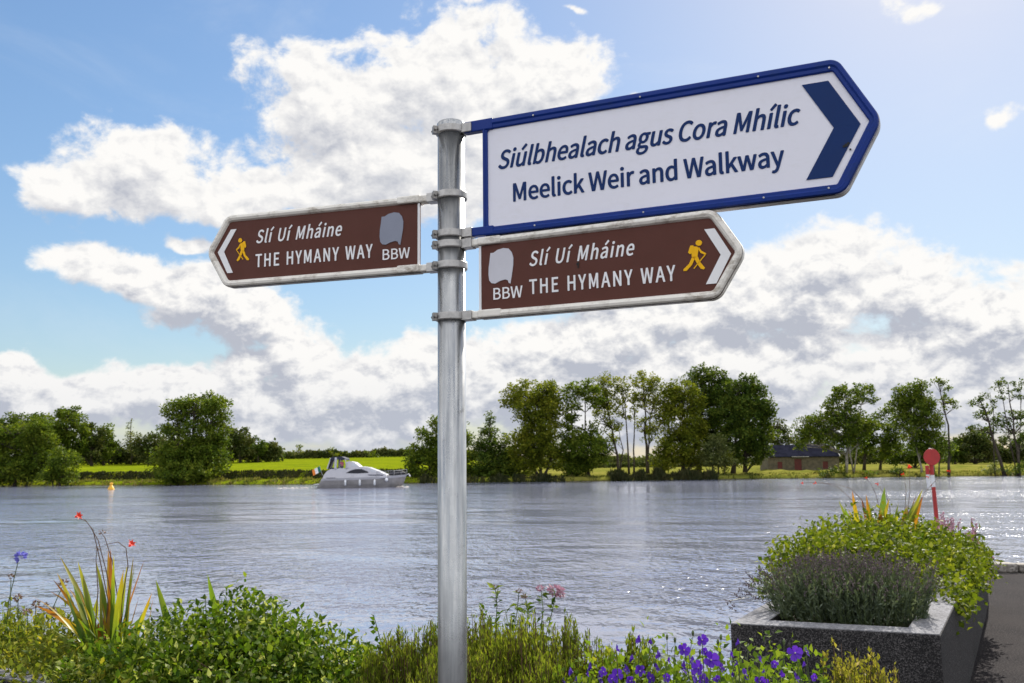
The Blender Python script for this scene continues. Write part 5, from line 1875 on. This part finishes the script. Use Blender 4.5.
# ------------------------------------------------------------------ trees
def tree(name, label, Y, blobs, trunks, mat='leaf_mid', leaf=.36, dens=1.0, cat='tree', group=None, seed=0, bark='bark', clumpr=1.0, limbs=.5, sink=0.15, thick=1.0):
    """blobs (px, py, half-width px, half-height px) and trunk lines (px, py)... measured on the photograph, at distance Y"""
    rng = np.random.default_rng(1000 + seed)
    if seed in (28, 29, 30):
        blobs = [(q[0], q[1] + 1, q[2] * 1.2, q[3] * 1.15) for q in blobs]
    if seed >= 20 and dens < 1.25:
        dens = dens * 1.6
        if cat == 'tree' and len(blobs) > 2:
            gr = 1.34 if seed in (24, 25, 26, 27) else 1.18
            blobs = [(q[0], q[1], q[2] * gr, q[3] * gr, max(.85, q[4]) if len(q) > 4 else 1.0) for q in blobs]
    k = Y / F_PX
    tb = trunks[0][0]
    B0 = at(tb[0], tb[1], Y)
    gz = float(terrain(B0.x, Y)) - sink
    base = Vector((B0.x, Y, gz))
    root = thing(name, label, cat, base, group=group or ('trees on the far bank' if cat == 'tree' else 'bushes on the far bank'))
    mb = MB()
    tpts = []
    for tr in trunks:
        r0 = tr[2] if False else None
        line = [at(q[0], q[1], Y + (rng.normal() * .25 if i else 0)) for i, q in enumerate(tr[:-1])]
        line[0].z = gz if len(tr) > 2 else line[0].z
        g0 = float(terrain(line[0].x, line[0].y)) - sink
        line[0].z = g0
        r_ = tr[-1]
        # subdivide with a little wander
        fine = []
        for i in range(len(line) - 1):
            for t_ in (0, .5):
                q = line[i].lerp(line[i + 1], t_)
                if i or t_: q = q + Vector((rng.normal() * .1, rng.normal() * .1, 0))
                fine.append(q)
        fine.append(line[-1])
        n_ = len(fine)
        mb.tube(fine, [r_ * (1.25 if i == 0 else 1) * (1 - .78 * i / (n_ - 1)) for i in range(n_)], 8)
        tpts += [(q, r_ * (1 - .78 * i / (n_ - 1))) for i, q in enumerate(fine)]
    TP = np.array([tuple(q) for q, _ in tpts])
    parts = []
    for bl in blobs:
        cx_, cy_, rx_, ry_ = bl[:4]
        dn = bl[4] if len(bl) > 4 else 1.0
        c_ = np.array(at(cx_, cy_, Y))
        Rr = np.array([rx_ * k, max(rx_, ry_ * .7) * k * .9 * thick, ry_ * k])
        c_[1] += rng.normal() * .25 * Rr[1]
        K = int(max(4, rx_ * ry_ / 5.5))
        d = unit(rng.normal(size=(K, 3)))
        cl_ = c_ + d * Rr * (rng.uniform(.12, 1, (K, 1)) ** .42)
        cr = clumpr * rng.uniform(.6, 1.1, K) * min(1.1, .32 * min(Rr[0], Rr[2]) + .32)
        for j in range(K):
            n_ = int(23 * dens * dn * (cr[j] / .7) ** 1.6) + 4
            dd = unit(rng.normal(size=(n_, 3)))
            P = cl_[j] + dd * (rng.uniform(0, 1, (n_, 1)) ** .5) * cr[j] * np.array([1.15, 1.1, .72])
            Ls = leaf * 1.25 * rng.uniform(.6, 1.25, n_)
            ax = rng.normal(size=(n_, 3)) * [1, 1, .6] + dd * .6
            parts.append(scatter(QUAD_V, QUAD_F, P, ax, rng.normal(size=(n_, 3)) * .7 + [0, 0, .9], Ls, Ls * .62))
            if rng.random() < limbs:
                lower = np.where(TP[:, 2] < cl_[j][2] - .2)[0]
                if len(lower):
                    q = lower[np.argmin(((TP[lower] - cl_[j]) ** 2).sum(1) + (cl_[j][2] - TP[lower, 2] - 1.5) ** 2 * .3)]
                    a = Vector(TP[q]); e = Vector(cl_[j])
                    ln_ = (e - a).length
                    if ln_ < 9:
                        r_ = min(tpts[q][1] * .55, .025 + .014 * ln_)
                        mb.tube([a, a.lerp(e, .5) + Vector((rng.normal() * .1 * ln_ * .3, rng.normal() * .1, .06 * ln_)), e], [r_, r_ * .7, r_ * .3], 5, caps=False)
    mb.v = [tuple(Vector(q) - base) for q in mb.v]
    mb.build('trunk', bark, root, smooth=True)
    V, Fc = join(parts)
    bulk('crown', V - np.array(base, dtype=np.float32), Fc, mat, root)
    return root


YL = 150
# left bank
tree('willow_tree', 'bright green willow at the water edge, leftmost tree in the picture', 152, [(12, 448, 26, 28), (36, 442, 18, 24), (-12, 450, 22, 30), (8, 470, 34, 14), (30, 466, 14, 16)], [[(15, 484), (16, 465), (14, 435), .35], [(25, 484), (34, 455), .2]], 'leaf_mid', dens=1.5, seed=1, leaf=.36)
tree('bush', 'round green bush at the water edge between willow and big left tree', 150, [(62, 462, 14, 15), (50, 474, 11, 9), (70, 474, 9, 10), (60, 476, 18, 8)], [[(60, 484), (61, 465), .2], [(55, 484), (50, 470), .12]], 'leaf_mid', dens=1.5, seed=2, leaf=.32, cat='bush')
tree('broadleaf_tree', 'dark tree crown rising behind the bright left willow', 215, [(14, 424, 24, 12), (28, 432, 20, 14), (5, 435, 20, 16)], [[(16, 462), (16, 440), (18, 420), .4]], 'leaf_dark', dens=1.3, seed=3, leaf=.5)
tree('broadleaf_tree', 'tallest rounded tree of the wood behind the left field', 220, [(66, 425, 20, 16), (70, 414, 12, 8), (78, 438, 16, 16), (56, 440, 16, 16)], [[(66, 462), (66, 440), (67, 418), .45]], 'leaf_mid', dens=1.4, seed=4, leaf=.5)
tree('broadleaf_tree', 'dark tree standing close to left of the tallest wood tree', 225, [(42, 428, 13, 14), (44, 444, 14, 14), (36, 418, 6, 6)], [[(43, 462), (43, 440), (42, 422), .4]], 'leaf_dark', dens=1.4, seed=5, leaf=.5)
tree('broadleaf_tree', 'olive tree in the wood at left edge of the bright field', 222, [(92, 440, 13, 16), (88, 452, 14, 10)], [[(92, 461), (92, 435), .35]], 'leaf_hedge', dens=1.6, seed=6, leaf=.5)
tree('broadleaf_tree', 'small rounded tree rising above the hedge left of big tree', 226, [(104, 437, 11, 11), (108, 449, 13, 9)], [[(104, 460), (104, 438), .3]], 'leaf_mid', dens=1.5, seed=7, leaf=.48)
tree('conifer_tree', 'thin pointed treetop sticking up above the left hedge', 230, [(131, 425, 4, 6), (131, 435, 8, 5), (131, 446, 8, 9)], [[(131, 460), (131, 440), (131, 420), .2]], 'leaf_grey', dens=.9, seed=8, leaf=.4)
tree('broadleaf_tree', 'rounded shrubby tree between thin treetop and big left tree', 228, [(150, 443, 16, 11), (146, 452, 14, 8)], [[(150, 460), (150, 440), .3]], 'leaf_hedge', dens=1.6, seed=9, leaf=.5)
tree('broadleaf_tree', 'bushy tree just right of the big left tree', 232, [(240, 438, 13, 11), (236, 449, 13, 9), (247, 448, 10, 9)], [[(240, 460), (240, 440), .3]], 'leaf_hedge', dens=1.7, seed=10, leaf=.5)
tree('bush', 'small dark round bush at right end of the left wood', 232, [(258, 447, 8, 10), (255, 453, 8, 6)], [[(258, 460), (258, 448), .2]], 'leaf_dark', dens=1.8, seed=11, leaf=.45, cat='bush')
tree('broadleaf_tree', 'big full tree standing alone at the left water edge', 150,
     [(197, 403, 27, 12), (176, 411, 14, 13), (216, 408, 14, 14), (192, 415, 20, 12, .8), (172, 428, 14, 12, .9), (214, 430, 16, 14), (194, 432, 14, 10, .7), (190, 452, 32, 18, 1.3), (168, 460, 20, 18), (212, 455, 18, 20), (193, 471, 32, 12, 1.3), (168, 474, 14, 9)],
     [[(194, 484), (194, 460), (193, 430), (197, 400), .38], [(188, 484), (180, 450), (176, 412), .25], [(200, 484), (207, 445), (214, 412), .25]], 'leaf_mid', dens=1.25, seed=12, leaf=.36, limbs=.6)
tree('bush', 'thin wispy bush top showing over the distant hedge line', 300, [(296, 451, 5, 3), (284, 453, 7, 2.5)], [[(296, 457), (296, 450), .15]], 'leaf_grey', dens=1.0, seed=13, leaf=.5, cat='bush')
tree('broadleaf_tree', 'tiny distant tree above hedge left of the cruiser', 300, [(299, 449, 5, 4), (312, 453, 8, 3)], [[(299, 457), (299, 448), .2]], 'leaf_grey', dens=1.2, seed=14, leaf=.5)
tree('bush', 'small bush top rising above hedge straight behind the cruiser canopy', 275, [(333, 452, 5, 4), (338, 455, 6, 3)], [[(333, 459), (333, 452), .15]], 'leaf_yellow', dens=1.6, seed=15, leaf=.4, cat='bush')
tree('bush', 'small bush top in hedge above the cruiser bow', 275, [(369, 453, 5, 3.5), (374, 455, 6, 3)], [[(369, 459), (369, 453), .15]], 'leaf_mid', dens=1.6, seed=16, leaf=.4, cat='bush')
# centre
tree('alder_tree', 'dark green tree half hidden behind the signpost pole', 152, [(438, 424, 12, 9), (432, 438, 15, 12), (417, 452, 13, 12), (428, 466, 20, 16, 1.3), (445, 450, 18, 20), (460, 440, 13, 16), (466, 462, 12, 16), (412, 472, 10, 9)], [[(430, 484), (432, 460), (437, 425), .25], [(452, 484), (458, 455), (461, 435), .22]], 'leaf_mid', dens=1.35, seed=20, leaf=.34)
tree('alder_tree', 'dark cone shaped tree just right of the signpost pole', 152, [(490, 417, 5, 6), (491, 430, 9, 10), (488, 446, 14, 12), (486, 463, 18, 14, 1.4), (508, 448, 11, 16), (510, 465, 15, 14, 1.4), (492, 474, 28, 8, 1.3), (524, 470, 8, 10)], [[(491, 483), (491, 455), (490, 418), .28], [(510, 483), (509, 455), .2]], 'leaf_dark', dens=1.5, seed=21, leaf=.34)
tree('alder_tree', 'full leafy tree with splayed trunks right of the cone shaped tree', 149, [(533, 393, 24, 11), (516, 400, 12, 8), (549, 402, 11, 14), (535, 410, 20, 12, .9), (541, 428, 18, 14, .9), (533, 444, 22, 14), (548, 456, 14, 12), (526, 460, 12, 12, .8)], [[(539, 482), (533, 465), (529, 440), (524, 405), .24], [(541, 482), (540, 460), (541, 420), (540, 395), .26], [(543, 482), (550, 462), (551, 420), .22]], 'leaf_yellow', dens=1.05, seed=22, leaf=.34, limbs=.6)
tree('alder_tree', 'airy tree with low leafy skirt and gap showing sky', 150, [(572, 392, 10, 8), (586, 388, 12, 7), (594, 398, 8, 9), (571, 408, 9, 12, .8), (570, 424, 9, 9, .7), (573, 446, 14, 13), (587, 452, 18, 14, 1.2), (574, 465, 16, 11, 1.2), (602, 450, 9, 9), (589, 432, 10, 9, .7)], [[(589, 481), (588, 460), (585, 430), (585, 395), .24], [(573, 481), (573, 450), (571, 400), .2]], 'leaf_mid', dens=1.0, seed=23, leaf=.34, limbs=.6)
tree('alder_tree', 'leaning open crowned tree with curved dark trunk in the central row', 156, [(602, 386, 11, 9), (596, 398, 9, 9, .8), (608, 402, 9, 9, .9), (602, 414, 10, 8, .8), (612, 430, 8, 7, .7), (609, 440, 9, 6, .7)], [[(619, 476), (617, 455), (612, 430), (604, 390), .26], [(620, 476), (622, 450), (619, 425), .14]], 'leaf_yellow', dens=.85, seed=24, leaf=.32, limbs=.7, clumpr=.85)
tree('alder_tree', 'slender thin crowned tree between leaning tree and straight bare trunk', 157, [(621, 385, 7, 8, .8), (626, 396, 7, 8, .8), (622, 408, 6, 6, .7), (627, 420, 4, 6, .6)], [[(629, 475), (628, 450), (626, 420), (622, 385), .18]], 'leaf_yellow', dens=.8, seed=25, leaf=.32, limbs=.7, clumpr=.8)
tree('alder_tree', 'straight slender tree with nearly bare trunk in the central row', 158, [(634, 388, 5, 9, .7), (637, 400, 5, 7, .7), (633, 414, 4, 6, .6)], [[(634, 475), (634, 450), (635, 420), (634, 384), .16]], 'leaf_yellow', dens=.8, seed=26, leaf=.32, limbs=.7, clumpr=.8)
tree('alder_tree', 'tall open tree with upswept branches left of the dense rounded trees', 156, [(643, 382, 12, 7, .9), (655, 386, 9, 8, .9), (650, 396, 9, 7, .7), (641, 402, 6, 8, .6), (658, 408, 7, 9, .8), (655, 424, 9, 7, .8), (642, 423, 8, 5, .6), (650, 435, 8, 5, .6)], [[(648, 475), (646, 445), (645, 420), (643, 385), .28], [(646, 440), (652, 415), (656, 390), .14]], 'leaf_yellow', dens=.9, seed=27, leaf=.32, limbs=.8, clumpr=.85)
tree('ash_tree', 'dense yellowish green tree at left end of the dark rounded trees', 156, [(681, 388, 15, 9), (670, 400, 12, 14), (688, 402, 14, 14), (676, 420, 16, 14), (692, 432, 14, 14), (668, 440, 10, 9, .9), (680, 448, 18, 14), (664, 458, 12, 10), (690, 458, 12, 10)], [[(663, 476), (665, 455), (672, 420), .22], [(684, 476), (683, 440), (682, 395), .3]], 'leaf_yellow', dens=1.35, seed=28, leaf=.35)
tree('sycamore_tree', 'tallest domed dark tree in middle of the far bank', 163, [(705, 373, 16, 8), (694, 380, 8, 8), (716, 380, 10, 9), (703, 392, 14, 10, .9), (710, 408, 16, 14), (704, 428, 14, 14), (714, 444, 14, 12), (722, 392, 10, 14)], [[(699, 474), (700, 440), (704, 380), .38]], 'leaf_dark', dens=1.45, seed=29, leaf=.38)
tree('sycamore_tree', 'broad dark green domed tree left of the stone barn', 158, [(745, 386, 16, 10), (735, 394, 16, 12), (757, 398, 12, 14), (764, 414, 9, 14), (748, 412, 18, 16, 1.2), (728, 416, 14, 16), (738, 436, 20, 14, 1.2), (758, 438, 13, 15), (746, 453, 16, 10), (764, 450, 7, 10), (744, 376, 4, 5)], [[(733, 475), (734, 450), (738, 390), .4], [(745, 475), (746, 440), (750, 395), .34]], 'leaf_dark', dens=1.5, seed=30, leaf=.38)
tree('willow_tree', 'small grey green drooping willow under the dark domed trees', 152, [(719, 442, 8, 8), (712, 452, 8, 9), (722, 458, 10, 9), (708, 462, 7, 6)], [[(712, 478), (714, 455), .16], [(718, 478), (719, 450), .12]], 'leaf_grey', dens=1.2, seed=31, leaf=.30)
tree('bush', 'pale bush at feet of the dark domed tree', 151, [(726, 458, 6, 7), (722, 466, 6, 6)], [[(724, 478), (724, 462), .1]], 'leaf_yellow', dens=1.2, seed=32, leaf=.28, cat='bush')
tree('broadleaf_tree', 'grey green tree rising behind left end of the barn roof', 205, [(778, 423, 7, 8, .9), (774, 436, 10, 10), (786, 434, 8, 7), (792, 440, 12, 8), (780, 450, 14, 9)], [[(780, 466), (779, 445), (778, 420), .28]], 'leaf_hedge', dens=1.3, seed=33, leaf=.42)
tree('broadleaf_tree', 'dark low tree rising behind right half of the barn roof', 210, [(815, 440, 14, 8), (826, 448, 12, 8), (806, 446, 10, 8)], [[(815, 466), (815, 440), .25]], 'leaf_dark', dens=1.5, seed=34, leaf=.45)
# right
tree('ash_tree', 'tall flat topped tree with pale trunk right of the barn', 153, [(852, 389, 16, 5), (838, 393, 10, 6), (828, 402, 8, 5, .8), (866, 393, 10, 6), (874, 398, 6, 4), (850, 398, 16, 5, .6), (830, 421, 16, 8), (818, 428, 9, 9), (848, 424, 14, 8), (845, 440, 11, 9), (826, 438, 10, 9), (856, 436, 10, 9), (806, 426, 9, 8), (802, 438, 8, 8), (838, 414, 12, 7), (852, 410, 10, 8, .8), (864, 424, 10, 8)], [[(846, 476), (848, 455), (852, 430), (850, 392), .3], [(851, 425), (862, 405), (868, 394), .12], [(851, 425), (838, 405), (832, 398), .12]], 'leaf_mid', dens=1.15, seed=40, leaf=.34, limbs=.7, bark='bark_pale')
tree('broadleaf_tree', 'broad spreading tree behind the flat topped pale trunk tree', 168, [(885, 411, 12, 7), (872, 422, 14, 8), (890, 424, 12, 8), (868, 436, 14, 9), (884, 440, 14, 10), (860, 448, 12, 10), (876, 452, 14, 8), (896, 436, 8, 10), (893, 450, 9, 8), (858, 430, 10, 9)], [[(864, 470), (865, 450), (874, 420), .3], [(880, 470), (882, 445), .25]], 'leaf_mid', dens=1.35, seed=41, leaf=.38)
tree('ash_tree', 'leafy tree with leaning pale trunk left of the red disc post', 153, [(906, 394, 11, 9), (918, 390, 9, 7), (900, 404, 8, 8), (912, 410, 14, 11), (924, 404, 9, 10), (906, 424, 11, 10, .8), (926, 424, 12, 12), (930, 442, 11, 12), (918, 440, 8, 9, .7), (908, 440, 6, 7, .6)], [[(922, 477), (919, 460), (913, 435), (910, 400), .2], [(934, 477), (930, 445), (922, 400), .22]], 'leaf_mid', dens=1.15, seed=42, leaf=.34, limbs=.6, bark='bark_pale')
tree('alder_tree', 'tall slender tree with small tufted crown right of the disc post', 152, [(939, 382, 6, 6), (947, 390, 4, 4, .8), (941, 398, 5, 5, .8), (948, 403, 7, 6), (955, 405, 4, 4, .8), (940, 410, 4, 4, .7), (950, 448, 4, 9, .8), (943, 452, 5, 9, .7)], [[(949, 477), (949, 450), (948, 425), (943, 405), (938, 380), .22], [(939, 477), (941, 445), (946, 420), .12]], 'leaf_mid', dens=1.0, seed=43, leaf=.32, limbs=.8, clumpr=.8)
tree('alder_tree', 'dark trunked tree leaning left near the right edge', 152, [(976, 402, 6, 5), (983, 400, 5, 6, .8), (986, 412, 7, 6), (978, 416, 4, 4, .6), (992, 404, 4, 5, .5), (976, 428, 7, 4, .8), (988, 430, 7, 6, .8), (994, 420, 4, 5, .6)], [[(1005, 477), (1000, 458), (992, 435), (985, 410), (978, 396), .3], [(992, 435), (993, 410), (990, 392), .1]], 'leaf_dark', dens=1.0, seed=44, leaf=.32, limbs=.9, clumpr=.8)
tree('alder_tree', 'open forked tree at the right edge of the picture', 152, [(1008, 382, 10, 4, .8), (1019, 386, 6, 6, .8), (998, 386, 6, 4, .7), (1003, 394, 6, 5, .6), (1018, 396, 5, 5, .7), (1010, 416, 12, 5, .8), (1004, 424, 9, 6), (1022, 420, 9, 7), (1015, 436, 10, 6), (1024, 440, 8, 8)], [[(1019, 477), (1018, 450), (1013, 420), (1008, 384), .26], [(1014, 425), (1020, 405), (1021, 388), .1], [(1013, 420), (1003, 400), (999, 388), .1]], 'leaf_dark', dens=1.0, seed=45, leaf=.32, limbs=.9, clumpr=.8)
tree('broadleaf_tree', 'dark shaded tree filling the gap behind the disc post', 185, [(905, 452, 16, 10), (922, 455, 16, 9), (940, 450, 12, 10), (892, 455, 12, 9)], [[(915, 466), (915, 450), .3]], 'leaf_dark', dens=1.7, seed=46, leaf=.42)
tree('broadleaf_tree', 'rounded far tree in the wood between slender and leaning trees', 240, [(975, 436, 18, 10), (966, 446, 14, 10), (985, 448, 14, 10), (974, 455, 22, 7)], [[(975, 464), (975, 440), .3]], 'leaf_hedge', dens=1.9, seed=47, leaf=.5)
tree('broadleaf_tree', 'low far tree at right end of the far bank wood', 245, [(1008, 448, 18, 10), (1026, 450, 14, 10), (1000, 456, 14, 6), (1018, 457, 16, 6)], [[(1010, 464), (1010, 448), .3]], 'leaf_hedge', dens=1.9, seed=48, leaf=.5)
tree('broadleaf_tree', 'dim far tree just right of the slender tufted tree', 240, [(955, 448, 10, 9), (958, 456, 12, 6)], [[(955, 464), (955, 448), .25]], 'leaf_dark', dens=1.8, seed=49, leaf=.48)
tree('bush', 'dark scrubby bush at the water edge below the barn', 150, [(824, 473, 9, 4.5), (832, 470, 7, 4)], [[(826, 478), (826, 472), .08]], 'leaf_dark', dens=1.8, seed=50, leaf=.28, cat='bush')
tree('bush', 'pale green bush right beside the pale trunk near the barn', 152, [(839, 468, 6, 5), (843, 472, 6, 4)], [[(840, 477), (840, 470), .08]], 'leaf_yellow', dens=1.6, seed=51, leaf=.28, cat='bush')
tree('bush', 'dark upright bush on the bank left of the disc post', 151, [(901, 467, 4.5, 7), (898, 472, 6, 4)], [[(900, 477), (900, 468), .08]], 'leaf_dark', dens=1.8, seed=52, leaf=.28, cat='bush')
tree('bush', 'low green bush on the bank below the spreading tree', 151, [(870, 474, 8, 3.5), (866, 472, 4, 3)], [[(869, 478), (869, 473), .08]], 'leaf_mid', dens=1.8, seed=53, leaf=.28, cat='bush')
tree('bush', 'bush on the bank at foot of the leaning right tree', 152, [(994, 467, 7, 7), (986, 471, 7, 4)], [[(992, 477), (992, 468), .08]], 'leaf_grey', dens=1.6, seed=54, leaf=.28, cat='bush')
tree('bush', 'dark bush filling the bank corner at right edge', 151, [(1018, 468, 10, 6), (1010, 472, 8, 4)], [[(1016, 477), (1016, 470), .08]], 'leaf_dark', dens=1.8, seed=55, leaf=.28, cat='bush')


# ------------------------------------------------------------------ hedges, far wood, bank growth (nobody could count these)
def hedge(name, label, pts, h_, w_, N, leaf, mat, seed, kind=None, cat='hedge'):
    rng = np.random.default_rng(seed)
    pts = np.array(pts, float)
    seg = np.linalg.norm(np.diff(pts, axis=0), axis=1)
    cum = np.concatenate([[0], np.cumsum(seg)])
    u = rng.uniform(0, cum[-1], N)
    x_ = np.interp(u, cum, pts[:, 0]); y_ = np.interp(u, cum, pts[:, 1])
    hh = h_ * (1 + .22 * np.sin(u * .35 + seed) + .16 * np.sin(u * .9 + 2 * seed) + .1 * np.sin(u * 2.3))
    a_ = rng.uniform(0, math.pi, N)
    rr = rng.uniform(.6, 1.02, N)
    P = np.stack([x_ + rng.normal(0, .2, N), y_ + np.cos(a_) * w_ / 2 * rr, terrain(x_, y_) + np.sin(a_) ** .7 * hh * rr], -1)
    Ls = leaf * rng.uniform(.6, 1.3, N)
    ax = rng.normal(size=(N, 3))
    V, Fc = scatter(QUAD_V, QUAD_F, P, ax, rng.normal(size=(N, 3)) + [0, 0, .5], Ls, Ls * .7)
    o_ = bulk(name, V, Fc, mat, origin=(float(pts[:, 0].mean()), float(pts[:, 1].mean()), 0))
    return tag(o_, label, cat, kind=kind, group=None if kind else 'hedges beyond the far bank')


hedge('hedge', 'tall dark hedge along the top of the field behind the big left tree', [(-118, 238), (-70, 236), (-58, 237)], 5.0, 4.0, 16000, .8, 'leaf_hedge', 3)
hedge('hedge', 'long low hedge along the top of the field behind the cruiser', [(-66, 275), (-40, 280), (-18, 284), (-8, 280)], 1.9, 2.4, 14000, .6, 'leaf_hedge', 4)
hedge('hedge', 'distant pale hedge seen between the central tree trunks', [(-10, 300), (30, 305), (62, 310)], 2.8, 3.0, 12000, .7, 'leaf_grey', 5)
hedge('hedge', 'dark low hedge across the field behind the slender central trees', [(8, 232), (34, 236), (56, 238)], 1.1, 1.6, 6000, .5, 'leaf_hedge', 6)
hedge('hedge', 'far dark hedge line beyond the right bank meadow', [(62, 262), (110, 266), (170, 276)], 4.0, 4.0, 20000, .8, 'leaf_hedge', 7)
hedge('far_wood', 'distant wood closing the horizon behind the far bank', [(-420, 560), (-150, 480), (0, 470), (180, 480), (460, 540)], 3.2, 24.0, 40000, 1.6, 'leaf_hedge', 8, kind='stuff', cat='wood')


def bank_growth(name, label, x0, x1, d0, d1, N, hmin, hmax, mat, seed, cat, lumpy=1.0):
    rng = np.random.default_rng(seed)
    x_ = rng.uniform(x0, x1, N)
    # tufts
    x_ = x_ + .6 * lumpy * np.sin(x_ * 2.1) + rng.normal(0, .1, N)
    y_ = shore(x_) + rng.uniform(d0, d1, N)
    P = np.stack([x_, y_, terrain(x_, y_) - .08], -1)
    tuft = .65 + .35 * np.sin(x_ * 1.7 + 1.3 * np.sin(x_ * .6)) + .2 * np.sin(x_ * 5.1)
    Ls = rng.uniform(hmin, hmax, N) * np.clip(.8 + (tuft - .8) * lumpy, .3, 1.2)
    ax = rng.normal(0, .35, (N, 3)) + [0, 0, 1]
    V, Fc = scatter(QUAD_V, QUAD_F, P, ax, rng.normal(size=(N, 3)), Ls, np.full(N, .16))
    return tag(bulk(name, V, Fc, mat), label, cat, kind='stuff')


bank_growth('bank_grass', 'rough green grass along the left water edge', -120, -8, -.2, 7.5, 15000, .3, .8, 'reed', 61, 'grass')
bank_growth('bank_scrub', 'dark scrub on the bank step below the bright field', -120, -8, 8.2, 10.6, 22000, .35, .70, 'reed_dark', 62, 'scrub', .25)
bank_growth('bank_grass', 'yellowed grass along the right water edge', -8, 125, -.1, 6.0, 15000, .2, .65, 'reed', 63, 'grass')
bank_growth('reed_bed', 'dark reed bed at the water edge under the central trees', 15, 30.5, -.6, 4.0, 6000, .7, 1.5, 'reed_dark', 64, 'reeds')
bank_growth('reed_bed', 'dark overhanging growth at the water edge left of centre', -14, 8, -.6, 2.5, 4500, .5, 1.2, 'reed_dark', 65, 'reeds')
